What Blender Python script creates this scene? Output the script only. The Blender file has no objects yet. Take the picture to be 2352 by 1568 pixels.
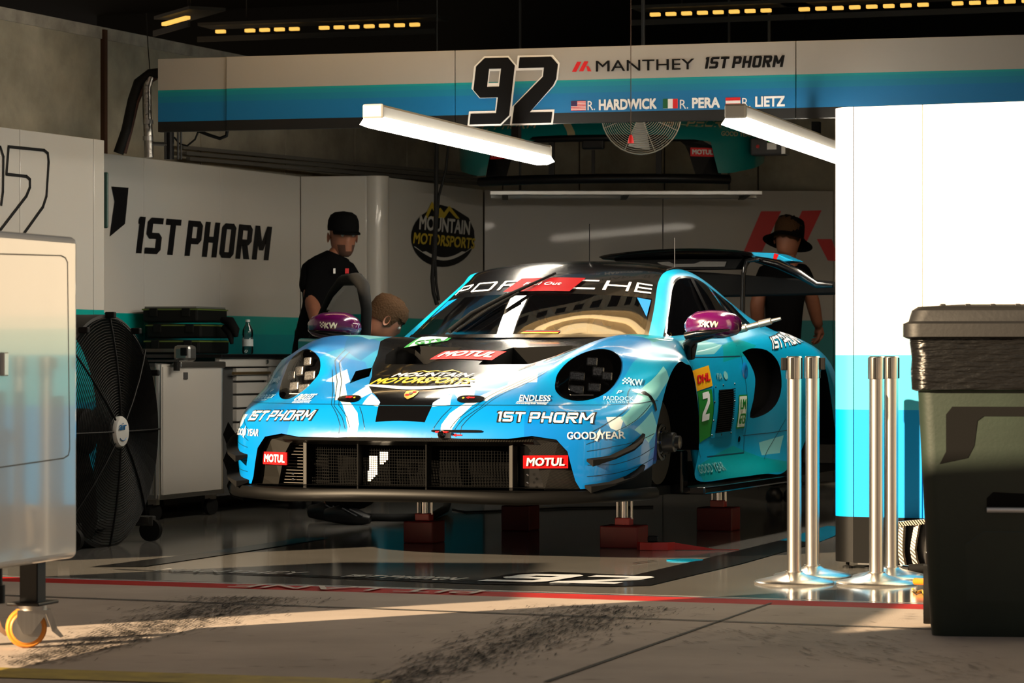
import bpy, bmesh, math, random
from mathutils import Vector, Matrix
from mathutils.bvhtree import BVHTree
R = math.radians
S = bpy.context.scene
COL = S.collection

# ------------------------------------------------------------------ camera
FPX, CAMH, HOR = 7000.0, 0.9127, 814.1          # focal length in pixels, eye height (m), horizon row
cam_d = bpy.data.cameras.new('camera')
cam_d.sensor_width = 36.0
cam_d.lens = 36.0 * FPX / 2352.0
cam_d.shift_y = (HOR - 784.0) / 2352.0
cam_d.clip_end = 200
cam_d.dof.use_dof = True; cam_d.dof.focus_distance = 13.6; cam_d.dof.aperture_fstop = 8.0
cam = bpy.data.objects.new('camera', cam_d); COL.objects.link(cam)
cam.location = (0, 0, CAMH); cam.rotation_euler = (R(90), 0, 0)
S.camera = cam

# ------------------------------------------------------------------ world, sun, exposure
wd = bpy.data.worlds.new('sky'); S.world = wd; wd.use_nodes = True
bg = wd.node_tree.nodes['Background']
bg.inputs[0].default_value = (1.0, .93, .86, 1); bg.inputs[1].default_value = .19
SUN_AZ, SUN_EL = R(36), R(19)                    # light runs to the right and into the garage
sd = bpy.data.lights.new('sun', 'SUN'); sd.energy = 18.0; sd.color = (1.0, .74, .46); sd.angle = R(.7)
sun = bpy.data.objects.new('sun', sd); COL.objects.link(sun)
sun.location = (-8, 2, 6)
sun.rotation_euler = Vector((math.cos(SUN_AZ) * math.cos(SUN_EL), math.sin(SUN_AZ) * math.cos(SUN_EL), -math.sin(SUN_EL))).to_track_quat('-Z', 'Y').to_euler()
S.view_settings.view_transform = 'Standard'; S.view_settings.look = 'None'
S.view_settings.exposure = 0.0; S.view_settings.gamma = 1.0; S.view_settings.use_curve_mapping = False

# ------------------------------------------------------------------ helpers
def at(px, py, Y):
    "point at depth Y metres that the photograph shows at (px, py)"
    return Vector(((px - 1176) * Y / FPX, Y, CAMH - (py - HOR) * Y / FPX))
def fl(px, py, z=0.0):
    "point of the floor (height z) that the photograph shows at (px, py)"
    Y = FPX * (CAMH - z) / (py - HOR)
    return Vector(((px - 1176) * Y / FPX, Y, z))

MATS = {}
def M(name, col, rough=.5, metal=0.0, coat=0.0, var=0.0, vscale=6.0, bump=0.0, bscale=60.0, emit=0.0, ecol=None, alpha=1.0, spec=.5, stretch=None):
    if name in MATS: return MATS[name]
    m = bpy.data.materials.new(name); m.use_nodes = True
    nt = m.node_tree; b = nt.nodes['Principled BSDF']
    c = (*col, 1)
    b.inputs['Base Color'].default_value = c
    b.inputs['Roughness'].default_value = rough; b.inputs['Metallic'].default_value = metal
    b.inputs['Coat Weight'].default_value = coat; b.inputs['Coat Roughness'].default_value = .04
    b.inputs['Specular IOR Level'].default_value = spec
    if emit:
        b.inputs['Emission Color'].default_value = (*(ecol or col), 1); b.inputs['Emission Strength'].default_value = emit
    if alpha < 1: b.inputs['Alpha'].default_value = alpha
    if var or bump:
        tc = nt.nodes.new('ShaderNodeTexCoord'); mp = nt.nodes.new('ShaderNodeMapping')
        nt.links.new(tc.outputs['Object'], mp.inputs[0])
        if stretch: mp.inputs['Scale'].default_value = stretch
    if var:
        n = nt.nodes.new('ShaderNodeTexNoise'); n.inputs['Scale'].default_value = vscale; n.inputs['Detail'].default_value = 6
        n.inputs['Roughness'].default_value = .6
        nt.links.new(mp.outputs[0], n.inputs['Vector'])
        r = nt.nodes.new('ShaderNodeValToRGB')
        r.color_ramp.elements[0].position = .3; r.color_ramp.elements[1].position = .7
        r.color_ramp.elements[0].color = (*[max(0, x * (1 - var)) for x in col], 1)
        r.color_ramp.elements[1].color = (*[min(1, x * (1 + var)) for x in col], 1)
        nt.links.new(n.outputs['Fac'], r.inputs[0]); nt.links.new(r.outputs[0], b.inputs['Base Color'])
    if bump:
        n2 = nt.nodes.new('ShaderNodeTexNoise'); n2.inputs['Scale'].default_value = bscale; n2.inputs['Detail'].default_value = 4
        nt.links.new(mp.outputs[0], n2.inputs['Vector'])
        bp = nt.nodes.new('ShaderNodeBump'); bp.inputs['Strength'].default_value = bump; bp.inputs['Distance'].default_value = .01
        nt.links.new(n2.outputs['Fac'], bp.inputs['Height']); nt.links.new(bp.outputs[0], b.inputs['Normal'])
    MATS[name] = m
    return m

def glassy(name, tint, refl_rough=.02, clear=.7):
    "thin pane: clear share passes straight through, the rest is a dark glossy sheet"
    m = bpy.data.materials.new(name); m.use_nodes = True; nt = m.node_tree
    b = nt.nodes['Principled BSDF']; o = nt.nodes['Material Output']
    b.inputs['Base Color'].default_value = (.004, .004, .005, 1); b.inputs['Roughness'].default_value = refl_rough
    t = nt.nodes.new('ShaderNodeBsdfTransparent'); t.inputs[0].default_value = (*tint, 1)
    mx = nt.nodes.new('ShaderNodeMixShader'); mx.inputs[0].default_value = clear
    g = nt.nodes.new('ShaderNodeBsdfGlossy'); g.inputs['Roughness'].default_value = refl_rough
    fr = nt.nodes.new('ShaderNodeFresnel'); fr.inputs[0].default_value = 1.5
    m2 = nt.nodes.new('ShaderNodeMixShader')
    nt.links.new(b.outputs[0], mx.inputs[1]); nt.links.new(t.outputs[0], mx.inputs[2])
    nt.links.new(fr.outputs[0], m2.inputs[0]); nt.links.new(mx.outputs[0], m2.inputs[1]); nt.links.new(g.outputs[0], m2.inputs[2])
    nt.links.new(m2.outputs[0], o.inputs[0]); MATS[name] = m
    return m

def weave(name, dark, light, scale, rough=.35, coat=.6):
    "carbon fibre: diagonal twill bands"
    m = M(name, dark, rough=rough, coat=coat); nt = m.node_tree; b = nt.nodes['Principled BSDF']
    tc = nt.nodes.new('ShaderNodeTexCoord'); w = nt.nodes.new('ShaderNodeTexWave')
    w.bands_direction = 'DIAGONAL'; w.inputs['Scale'].default_value = scale; w.inputs['Distortion'].default_value = 0
    r = nt.nodes.new('ShaderNodeValToRGB'); r.color_ramp.elements[0].color = (*dark, 1); r.color_ramp.elements[1].color = (*light, 1)
    r.color_ramp.elements[0].position = .4; r.color_ramp.elements[1].position = .6
    nt.links.new(tc.outputs['Object'], w.inputs['Vector']); nt.links.new(w.outputs['Fac'], r.inputs[0]); nt.links.new(r.outputs[0], b.inputs['Base Color'])
    return m

class MB:
    "collects faces of one mesh"
    def __init__(s): s.v = []; s.f = []; s.m = []
    def add(s, vs, fs, mi=0):
        o = len(s.v); s.v += [tuple(x) for x in vs]; s.f += [tuple(i + o for i in q) for q in fs]; s.m += [mi] * len(fs); return s
    def box(s, c, d, mi=0, rot=None):
        h = [x / 2 for x in d]; vs = []
        for z in (-1, 1):
            for y in (-1, 1):
                for x in (-1, 1):
                    p = Vector((x * h[0], y * h[1], z * h[2]))
                    if rot is not None: p = rot @ p
                    vs.append(p + Vector(c))
        return s.add(vs, [(0, 2, 3, 1), (4, 5, 7, 6), (0, 1, 5, 4), (1, 3, 7, 5), (3, 2, 6, 7), (2, 0, 4, 6)], mi)
    def bar(s, a, b, w, h, mi=0):
        "square bar from a to b"
        a, b = Vector(a), Vector(b); d = (b - a)
        q = d.to_track_quat('Z', 'Y').to_matrix()
        return s.box((a + b) / 2, (w, h, d.length), mi, q)
    def cyl(s, a, b, r0, r1=None, n=16, mi=0, caps=True):
        return s.tube([a, b], [r0, r0 if r1 is None else r1], n, mi, caps)
    def tube(s, pts, r, n=8, mi=0, caps=True, closed=False):
        pts = [Vector(p) for p in pts]; k = len(pts)
        if not isinstance(r, (list, tuple)): r = [r] * k
        o = len(s.v); up = None
        for i, p in enumerate(pts):
            if closed: t = pts[(i + 1) % k] - pts[i - 1]
            else: t = pts[min(i + 1, k - 1)] - pts[max(i - 1, 0)]
            t.normalize()
            if up is None:
                up = Vector((0, 0, 1)) if abs(t.z) < .9 else Vector((1, 0, 0))
            a = t.cross(up)
            if a.length < 1e-5: a = t.orthogonal()
            a.normalize(); b = a.cross(t).normalized(); up = b
            for j in range(n):
                g = 2 * math.pi * j / n
                s.v.append(tuple(p + a * (math.cos(g) * r[i]) + b * (math.sin(g) * r[i])))
        for i in range(k if closed else k - 1):
            i2 = (i + 1) % k
            for j in range(n):
                j2 = (j + 1) % n
                s.f.append((o + i * n + j, o + i * n + j2, o + i2 * n + j2, o + i2 * n + j)); s.m.append(mi)
        if caps and not closed:
            s.f.append(tuple(o + j for j in range(n))[::-1]); s.m.append(mi)
            s.f.append(tuple(o + (k - 1) * n + j for j in range(n))); s.m.append(mi)
        return s
    def lathe(s, prof, n=32, c=(0, 0, 0), ax=None, mi=0):
        "profile [(radius, height)] turned about an axis (default z)"
        q = Vector(ax).to_track_quat('Z', 'Y').to_matrix() if ax else Matrix.Identity(3)
        vs = []; c = Vector(c)
        for r, z in prof:
            for j in range(n):
                g = 2 * math.pi * j / n; vs.append(c + q @ Vector((r * math.cos(g), r * math.sin(g), z)))
        fs = []
        for i in range(len(prof) - 1):
            for j in range(n):
                j2 = (j + 1) % n; fs.append((i * n + j, i * n + j2, (i + 1) * n + j2, (i + 1) * n + j))
        s.add(vs, fs, mi)
        if prof[0][0] > 1e-4: s.f.append(tuple(len(s.v) - len(vs) + j for j in range(n))[::-1]); s.m.append(mi)
        if prof[-1][0] > 1e-4: s.f.append(tuple(len(s.v) - n + j for j in range(n))); s.m.append(mi)
        return s
    def prism(s, poly, O, U, V, th, mi=0):
        "outline poly [(u, v)] extruded by th against U x V"
        O, U, V = Vector(O), Vector(U), Vector(V); N = U.cross(V).normalized(); k = len(poly)
        top = [O + U * u + V * v for u, v in poly]; bot = [p - N * th for p in top]
        return s.add(top + bot, [tuple(range(k)), tuple(range(2 * k - 1, k - 1, -1))] + [(i, k + i, k + (i + 1) % k, (i + 1) % k) for i in range(k)], mi)
    def build(s, name, mats, parent=None, smooth=None, bevel=0, seg=2):
        me = bpy.data.meshes.new(name); me.from_pydata(s.v, [], s.f); me.validate()
        if not isinstance(mats, (list, tuple)): mats = [mats]
        for m in mats: me.materials.append(m)
        if len(mats) > 1:
            for p, i in zip(me.polygons, s.m): p.material_index = i
        bm = bmesh.new(); bm.from_mesh(me); bmesh.ops.recalc_face_normals(bm, faces=bm.faces); bm.to_mesh(me); bm.free()
        if smooth is not None:
            for p in me.polygons: p.use_smooth = True
            me.set_sharp_from_angle(angle=R(smooth))
        o = bpy.data.objects.new(name, me); COL.objects.link(o)
        if parent is not None: o.parent = parent
        if bevel:
            b = o.modifiers.new('bevel', 'BEVEL'); b.width = bevel; b.segments = seg; b.limit_method = 'ANGLE'; b.angle_limit = R(40)
        return o

def tag(o, label=None, cat=None, group=None, kind=None):
    if label: o['label'] = label
    if cat: o['category'] = cat
    if group: o['group'] = group
    if kind: o['kind'] = kind
    return o
def thing(name, label, cat, loc=(0, 0, 0), rz=0.0, group=None, kind=None):
    o = bpy.data.objects.new(name, None); COL.objects.link(o); o.empty_display_size = .1
    o.location = loc; o.rotation_euler = (0, 0, rz)
    return tag(o, label, cat, group, kind)
def copy_tree(o, parent=None):
    c = o.copy(); COL.objects.link(c); c.parent = parent
    for ch in [x for x in COL.objects if x.parent is o]: copy_tree(ch, c)
    return c

# ------------------------------------------------------------------ lettering (flat outlines fitted into a W x H box)
class Layered(list):
    'outline points drawn several times aside; each pass gets its own tiny height so that no two lie in one plane'
    layer = None
def font_geom(s, W, H, bold=0.0, shear=0.0, gap=1.0):
    cu = bpy.data.curves.new('t', 'FONT'); cu.body = s; cu.shear = shear; cu.space_character = gap; cu.resolution_u = 3
    o = bpy.data.objects.new('t', cu); COL.objects.link(o)
    me = bpy.data.meshes.new_from_object(o.evaluated_get(bpy.context.evaluated_depsgraph_get()))
    vs = [(v.co.x, v.co.y) for v in me.vertices]; fs = [tuple(p.vertices) for p in me.polygons]
    bpy.data.objects.remove(o); bpy.data.curves.remove(cu); bpy.data.meshes.remove(me)
    if bold:                                              # heavier strokes: the outline drawn again a little aside
        n = len(vs); b = bold * 1.2; base, bf = vs, fs; vs, fs = [], []
        for k, (dx, dy) in enumerate(((-b, -b), (b, -b), (-b, b), (b, b), (0, 0))):
            vs += [(x + dx, y + dy) for x, y in base]; fs += [tuple(i + k * n for i in f) for f in bf]
    x0, x1 = min(v[0] for v in vs), max(v[0] for v in vs); y0, y1 = min(v[1] for v in vs), max(v[1] for v in vs)
    out = Layered(((x - x0) / (x1 - x0) * W, (y - y0) / (y1 - y0) * H) for x, y in vs); out.layer = [i // (len(vs) // 5) for i in range(len(vs))] if bold else None
    return out, fs

def _bars(ch, w, tv, th):
    "one block letter as overlapping bars: (x0, y0, x1, y1, chamfered corners) or a free polygon"
    m = .40; h = .5 - th / 2; D = lambda *p: ('poly', p)
    V = lambda x, a=0, b=1, c='': (x, a, x + tv, b, c); Hh = lambda y, c='', a=0, b=None: (a, y, w if b is None else b, y + th, c)
    return {
     '1': [V(w - tv), D((0, .80), (w - tv / 2, .80), (w - tv / 2, 1), (w - tv, 1), (0, .93))], 'S': [Hh(1 - th, 'tl'), V(0, h, 1, 'tl bl'), Hh(h, 'bl tr'), V(w - tv, 0, h + th, 'tr br'), Hh(0, 'br')],
     'T': [Hh(1 - th), V((w - tv) / 2)], 'P': [V(0), Hh(1 - th, 'tr'), V(w - tv, m - .06, 1, 'tr br'), Hh(m - .06, 'br')], 'H': [V(0), V(w - tv), Hh(h)],
     'O': [V(0, 0, 1, 'tl bl'), V(w - tv, 0, 1, 'tr br'), Hh(0, 'bl br'), Hh(1 - th, 'tl tr')], 'R': [V(0), Hh(1 - th, 'tr'), V(w - tv, m, 1, 'tr br'), Hh(m, 'br'), D((w * .35, m + .02), (w * .35 + tv * 1.2, m + .02), (w, 0), (w - tv * 1.25, 0))],
     'M': [V(0), V(w - tv), D((0, 1), (tv, 1), (w / 2 + tv * .45, .28), (w / 2 - tv * .45, .28)), D((w - tv, 1), (w, 1), (w / 2 + tv * .45, .28), (w / 2 - tv * .45, .28))],
     'C': [V(0, 0, 1, 'tl bl'), Hh(0, 'bl'), Hh(1 - th, 'tl')], 'E': [V(0), Hh(0), Hh(h), Hh(1 - th)],
     '9': [V(0, .40, 1, 'tl bl'), Hh(1 - th, 'tl tr'), V(w - tv, 0, 1, 'tr br'), Hh(.40, 'bl'), Hh(0, 'br')],
     '2': [Hh(1 - th, 'tr'), D((w - tv, .58), (w, .66), (w, .88), (w - .12, 1), (w - tv, 1)), D((0, 0), (0, .27), (w - tv, .70), (w, .66), (w - .04, .56), (tv * 1.15, th * .9), (tv, 0)), Hh(0)],
     '7': [Hh(1 - th, 'tr'), D((w - tv, .6), (w, .6), (w, 1), (w - tv, 1)), D((w - tv, .62), (w, .6), (w * .5, 0), (w * .1, 0))],
    }[ch]
LW = {'1': .42, 'M': 1.22, 'R': 1.02}
def block_geom(s, W, H, tx=.2, ty=None, shear=0.0, gap=.16, aspect=.8, cham=.12):
    "squared block lettering from bars; tx / ty = stroke thickness of uprights / crossbars as share of the height"
    th = ty or tx * .85; tv = tx; vs = []; fs = []; x = 0.0; lay = []
    for ch in s:
        if ch == ' ': x += aspect * .30; continue
        w = aspect * LW.get(ch, 1.0)
        for nb, b in enumerate(_bars(ch, w, tv, th)):
            if b[0] == 'poly': p = list(b[1])
            else:
                x0, y0, x1, y1, c = b; k = min(cham, (x1 - x0) * .6, (y1 - y0) * .75); k2 = k; p = []
                for n, (cx, cy, sx, sy) in (('bl', (x0, y0, 1, 1)), ('br', (x1, y0, -1, 1)), ('tr', (x1, y1, -1, -1)), ('tl', (x0, y1, 1, -1))):
                    if n in c:
                        q = [(cx, cy + sy * k), (cx + sx * k2, cy)]; p += q if n in ('bl', 'tr') else q[::-1]
                    else: p.append((cx, cy))
            o = len(vs); vs += [(x + a + shear * b_, b_) for a, b_ in p]; fs.append(tuple(range(o, o + len(p)))); lay += [nb] * len(p)
        x += w + gap
    x0, x1 = min(v[0] for v in vs), max(v[0] for v in vs); y0, y1 = min(v[1] for v in vs), max(v[1] for v in vs)
    out = Layered(((a - x0) / (x1 - x0) * W, (b - y0) / (y1 - y0) * H) for a, b in vs); out.layer = lay
    return out, fs

def put(geom, fn, name, mat, parent):
    "flat print: outline geometry mapped by fn(u, v) onto a surface"
    vs, fs = geom; mb = MB(); mb.add([fn(u, v) for u, v in vs], fs)
    me = bpy.data.meshes.new(name); me.from_pydata(mb.v, [], mb.f); me.materials.append(mat)
    ly = getattr(vs, 'layer', None)
    if ly:
        N = [Vector(v.normal) for v in me.vertices]
        for i, v in enumerate(me.vertices): v.co += N[i] * (.0005 * ly[i])
    o = bpy.data.objects.new(name, me); COL.objects.link(o); o.parent = parent
    return o
def onwall(x0, z0, y=-.004): return lambda u, v: (x0 + u, y, z0 + v)
def poly(pts): return list(pts), [tuple(range(len(pts)))]
def rect(w, h): return poly([(0, 0), (w, 0), (w, h), (0, h)])

# ------------------------------------------------------------------ common materials
GAR = .38                                     # the garage front is turned by this angle from the picture plane
E1 = Vector((math.cos(GAR), -math.sin(GAR), 0)); E2 = Vector((math.sin(GAR), math.cos(GAR), 0))
m_black = M('black_paint', (.004, .004, .005), .4, spec=.25)
m_matt = M('matt_black', (.004, .004, .004), .8, spec=.12)
m_rubber = M('black_rubber', (.007, .007, .007), .7, spec=.2)
m_chrome = M('chrome', (.75, .74, .72), .12, metal=1)
m_steel = M('brushed_steel', (.62, .60, .57), .28, metal=1, var=.08, vscale=90, stretch=(1, 1, .02))
m_alu = M('aluminium', (.45, .45, .44), .35, metal=1)
m_red = M('red_paint', (.55, .012, .012), .4, coat=.3)
m_white = M('white_print', (.85, .85, .85), .45)
m_blackp = M('black_print', (.006, .006, .007), .5, spec=.12)
m_redp = M('red_print', (.62, .01, .015), .45)
m_yel = M('yellow_print', (.80, .55, .01), .45)
m_carbon = weave('carbon_twill', (.002, .002, .002), (.011, .010, .008), 90, coat=.1)

# ================================================================== SETTING
# --- pit lane concrete (in front of the red line) and epoxy garage floor (behind it)
def ground_material(name, col, rough, var, scale, spec, extra=None):
    return M(name, col, rough, var=var, vscale=scale, bump=.15, bscale=140, spec=spec)
m_conc = ground_material('pit_concrete', (.37, .315, .275), .85, .16, 1.3, .1)
m_epoxy = M('grey_epoxy', (.17, .165, .155), .10, var=.10, vscale=2.2, spec=.5, bump=.012, bscale=9)
nt = m_conc.node_tree   # rubber scuffs: dark streaks that follow the travel direction
P0 = fl(0, 1329); P1 = fl(2160, 1394)                    # middle of the red line, left and right
LD = (P1 - P0).normalized(); LN = Vector((-LD.y, LD.x, 0))   # along the line / into the garage
LA = math.atan2(LD.y, LD.x)
ctr = P0 + LD * 2
mb = MB(); mb.add([ctr + LD * a + LN * b + Vector((0, 0, 0)) for a, b in ((-18, -.115), (18, -.115), (18, -13), (-18, -13))], [(3, 2, 1, 0)])
ground = tag(mb.build('pit_lane_ground', m_conc), 'grey concrete pit lane in front of the garage', kind='structure')
mb = MB(); mb.add([ctr + LD * a + LN * b for a, b in ((-14, .115), (14, .115), (14, 14), (-14, 14))], [(0, 1, 2, 3)])
floor = tag(mb.build('floor', m_epoxy), 'glossy grey epoxy garage floor', kind='structure')
m_redline = M('red_line_paint', (.34, .012, .008), .8, var=.18, vscale=5, spec=.08)
mb = MB(); mb.add([ctr + LD * a + LN * b for a, b in ((-14, -.115), (14, -.115), (14, .10), (-14, .10))], [(0, 1, 2, 3)])
mb.build('red_line', m_redline, ground)
mb = MB(); mb.add([ctr + LD * a + LN * b + Vector((0, 0, z)) for a, b, z in ((-14, .10, .003), (14, .10, .003), (14, .118, .004), (-14, .118, .004))], [(0, 1, 2, 3)])
mb.build('joint_strip', M('joint_metal', (.18, .16, .14), .6, var=.3, vscale=14), floor)
# expansion joints of the concrete slabs
m_joint = M('slab_joint', (.03, .028, .025), .95)
def floor_poly(pxs, name, mat, parent, z=.003):
    mb = MB(); mb.add([fl(x, y) + Vector((0, 0, z)) for x, y in pxs], [tuple(range(len(pxs)))]); return mb.build(name, mat, parent)
floor_poly([(1262, 1567), (1246, 1567), (1770, 1385), (1776, 1385)], 'slab_joint', m_joint, ground)
floor_poly([(0, 1366.5), (0, 1368), (2200, 1448), (2200, 1446.5)], 'slab_joint', m_joint, ground)
m_yline = M('yellow_line_paint', (.30, .22, .02), .7, var=.35, vscale=9)
floor_poly([(-300, 1525), (-300, 1548), (900, 1585), (900, 1563)], 'yellow_line', m_yline, ground)
# rubber scuff marks: many short dark strokes in one piece each
m_scuff = M('tyre_rubber_scuff', (.06, .053, .047), .9, spec=.1)
def scuff(a, b, w, n, seed):
    n = int(n * 3.2)
    rnd = random.Random(seed); a, b = fl(*a), fl(*b); d = (b - a); ln = d.length; d = d / ln; nn = Vector((-d.y, d.x, 0)); mb = MB()
    for i in range(n):
        t = rnd.random() ** .8; c = a + d * (t * ln) + nn * (rnd.gauss(0, .33) * w * (.35 + .65 * t))
        l = rnd.uniform(.01, .06); h = rnd.uniform(.0006, .0028)
        e = (d + nn * rnd.uniform(-.22, .22)).normalized(); q = Vector((-e.y, e.x, 0)); z = Vector((0, 0, .0035))
        mb.add([c - e * l - q * h * .3 + z, c + e * l - q * h + z, c + e * l * .9 + q * h + z, c - e * l * .8 + q * h * .4 + z], [(0, 1, 2, 3)])
    o = mb.build('rubber_scuff', m_scuff, ground); o['kind'] = 'stuff'
scuff((40, 1530), (590, 1372), .42, 900, 1)
scuff((860, 1590), (1420, 1392), .45, 850, 2)
scuff((2300, 1560), (1700, 1440), .8, 90, 3)
mb = MB(); rnd = random.Random(9)
for i in range(170):
    c = fl(rnd.uniform(0, 2300), rnd.uniform(1400, 1566)); l = rnd.uniform(.004, .045); h = rnd.uniform(.001, .006)
    mb.add([c + Vector((-l, 0, .003)), c + Vector((0, -h, .003)), c + Vector((l, 0, .003)), c + Vector((0, h, .003))], [(0, 1, 2, 3)])
mb.build('grit', m_scuff, ground)['kind'] = 'stuff'
# floor decals: black outline of the car's box with sponsor lettering, blue at the far ends
m_fblack = M('floor_black', (.010, .010, .010), .16); m_fblue = M('floor_blue', (.0, .20, .36), .16); m_fgrey = M('floor_letter', (.50, .50, .48), .3)
m_fwhite = M('floor_white', (.62, .66, .70), .3)
floor_poly([(205, 1303), (275, 1309), (1095, 1333), (1180, 1318), (1268, 1314), (1455, 1322), (1640, 1279), (1790, 1242), (1880, 1246), (1700, 1296), (1490, 1346), (1400, 1348), (1090, 1342), (330, 1310), (250, 1307)], 'floor_marking', m_fblack, floor)
floor_poly([(205, 1303), (330, 1302), (560, 1268), (450, 1272)], 'floor_marking', m_fblack, floor)
floor_poly([(450, 1272), (560, 1268), (760, 1236), (700, 1235)], 'floor_marking', m_fblue, floor)
floor_poly([(1790, 1242), (1880, 1246), (1960, 1214), (1900, 1208)], 'floor_marking', m_fblue, floor)
def floor_text(geom, a, b, h, name, mat, parent, flip=False, z=.006):
    "lettering from floor pixel a to b (baseline); h = letter height in metres, measured into the garage"
    A, B = fl(*a), fl(*b); U = (B - A); L = U.length; U.normalize(); V = Vector((-U.y, U.x, 0)); vs, fs = geom
    W = max(v[0] for v in vs); Hh = max(v[1] for v in vs)
    return put(geom, lambda u, v: A + U * (u / W * L) + V * (v / Hh * h) + Vector((0, 0, z)), name, mat, parent)
floor_text(font_geom('MANTHEY', 1, .2), (352, 1313.5), (680, 1322), .15, 'floor_lettering', m_fgrey, floor)
floor_text(block_geom('1ST PHORM', 1, .2, .22, shear=.2), (780, 1327), (1050, 1335), .13, 'floor_lettering', m_fgrey, floor)
floor_text(block_geom('92', 1, .6, .26, .20, shear=.25, aspect=.85, gap=.1), (1095, 1338), (1450, 1345.5), .46, 'floor_lettering', m_fwhite, floor)
g = font_geom('PIT LANE', 1, .2)
floor_text(([(1 - u, .2 - v) for u, v in g[0]], g[1]), (520, 1350), (1085, 1366), .16, 'painted_lettering', M('faded_white_paint', (.5, .44, .40), .8, var=.15, vscale=20, spec=.1), ground)
mb = MB(); mb.lathe([(0, .004), (.082, .004), (.082, .001)], 24, fl(1573, 1287)); mb.build('floor_sticker', m_fblue, floor)
floor_poly([(1452, 1295), (1453, 1296), (1504, 1289), (1503, 1288.4)], 'floor_marking', m_fblack, floor, .005)

# --- building shell: dirty concrete panels left and behind, black ceiling
m_cpan = M('stained_concrete', (.35, .325, .26), .85, var=.32, vscale=2.6, bump=.25, bscale=30)
def wall_run(name, label, a, b, z0, z1, mats, seams=(), th=.12, joint=m_joint):
    "upright slab wall from a to b (its seen face runs a->b), divided into panels at the seam distances"
    a, b = Vector(a), Vector(b); L = (b - a).length; rz = math.atan2(b.y - a.y, b.x - a.x)
    t = thing(name, label, None, (a.x, a.y, 0), rz, kind='structure')
    MB().box((L / 2, th / 2 + .012, (z0 + z1) / 2), (L, th, z1 - z0)).build('backing', joint, t)
    cuts = [0, *seams, L]
    for i in range(len(cuts) - 1):
        x0, x1 = cuts[i] + .006, cuts[i + 1] - .006
        MB().box(((x0 + x1) / 2, .008, (z0 + z1) / 2), (x1 - x0, .03, z1 - z0)).build('concrete_panel', mats, t, bevel=.004)
    return t
A0 = Vector((-2.62, 17.4, 0)) - E2 * 6.6; A1 = Vector((-2.62, 17.4, 0)) + E2 * 5.5  # front end drawn out of view to shade the garage floor
wl = wall_run('wall_left', 'stained pale concrete panel wall along the left of the garage', A0, A1, 0, 2.83, m_cpan, [1.4, 2.9, 4.4, 5.82, 7.15, 8.4, 9.6, 10.7, 11.6])
B0 = A1.copy(); B1 = B0 + E1 * 4.6
wall_run('wall_back', 'stained concrete panel wall at the back of the garage', B0, B1, 0, 2.83, m_cpan, [.55, 1.15, 1.8, 2.5, 3.2, 3.9])
# white-grey trim on the top edge of the left wall and a rusty post
t = MB().box((6.0, -.012, 2.80), (12.0, .012, .07)).build('top_rail', M('grubby_trim', (.34, .32, .28), .8, var=.3, vscale=7), wl)
for x, w in ((2.9, .05), (4.4, .05), (5.82, .05)):
    MB().box((x, -.013, 1.42), (w, .012, 2.76)).build('cover_strip', MATS['grubby_trim'], wl)
MB().box((7.15, -.02, 1.42), (.035, .03, 2.8)).build('rusty_post', M('rust', (.06, .025, .012), .9), wl)
m_ceil = M('black_ceiling', (.004, .0036, .003), .9, spec=.05)
mb = MB(); c = Vector((0, 18, 3.62)); mb.box(c + E1 * 2 + Vector((0, 0, 0)), (16, 11.5, .1), 0, Matrix.Rotation(-GAR, 3, 'Z'))
tag(mb.build('ceiling', m_ceil), 'black garage ceiling', kind='structure')
# the far upper back of the garage, black
mb = MB(); mb.box(B0 + E1 * 5 + E2 * .35 + Vector((0, 0, 1.8)), (16, .1, 3.7), 0, Matrix.Rotation(-GAR, 3, 'Z'))
tag(mb.build('wall_rear', m_matt), 'black rear partition of the garage', kind='structure')
mb = MB(); mb.box(B0 + E1 * 7.2 - E2 * 4.4 + Vector((0, 0, 1.8)), (.1, 9.5, 3.6), 0, Matrix.Rotation(-GAR, 3, 'Z'))
tag(mb.build('wall_right', m_cpan), 'concrete wall along the right of the garage', kind='structure')

# ================================================================== RACE CAR
# local axes: x forward from the front axle, y to the car's left, z up from the tyre plane; the car is raised on its air jacks
CARX, CARY, CARA, LIFT = -.1592, 14.355, .357, .160
car = thing('race_car', 'bright blue and black race car without front wheel raised on air jacks', 'race car', (CARX, CARY, LIFT), math.atan2(-math.cos(CARA), -math.sin(CARA)))
def paint(name, col, rough=.32):
    return M(name, col, rough, coat=.6, spec=.4)
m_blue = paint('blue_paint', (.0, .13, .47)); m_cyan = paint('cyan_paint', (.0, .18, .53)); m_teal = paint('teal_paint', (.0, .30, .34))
m_deep = paint('deep_blue_paint', (.0, .17, .42)); m_cwhite = paint('white_livery', (.74, .82, .84)); m_cblack = M('gloss_black_paint', (.002, .002, .0025), .2, coat=.5, spec=.3)
m_mint = paint('mint_livery', (.20, .56, .60)); m_line = M('livery_line', (.0, .03, .06), .4); m_green = M('green_sticker', (.0, .20, .02), .4)
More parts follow.
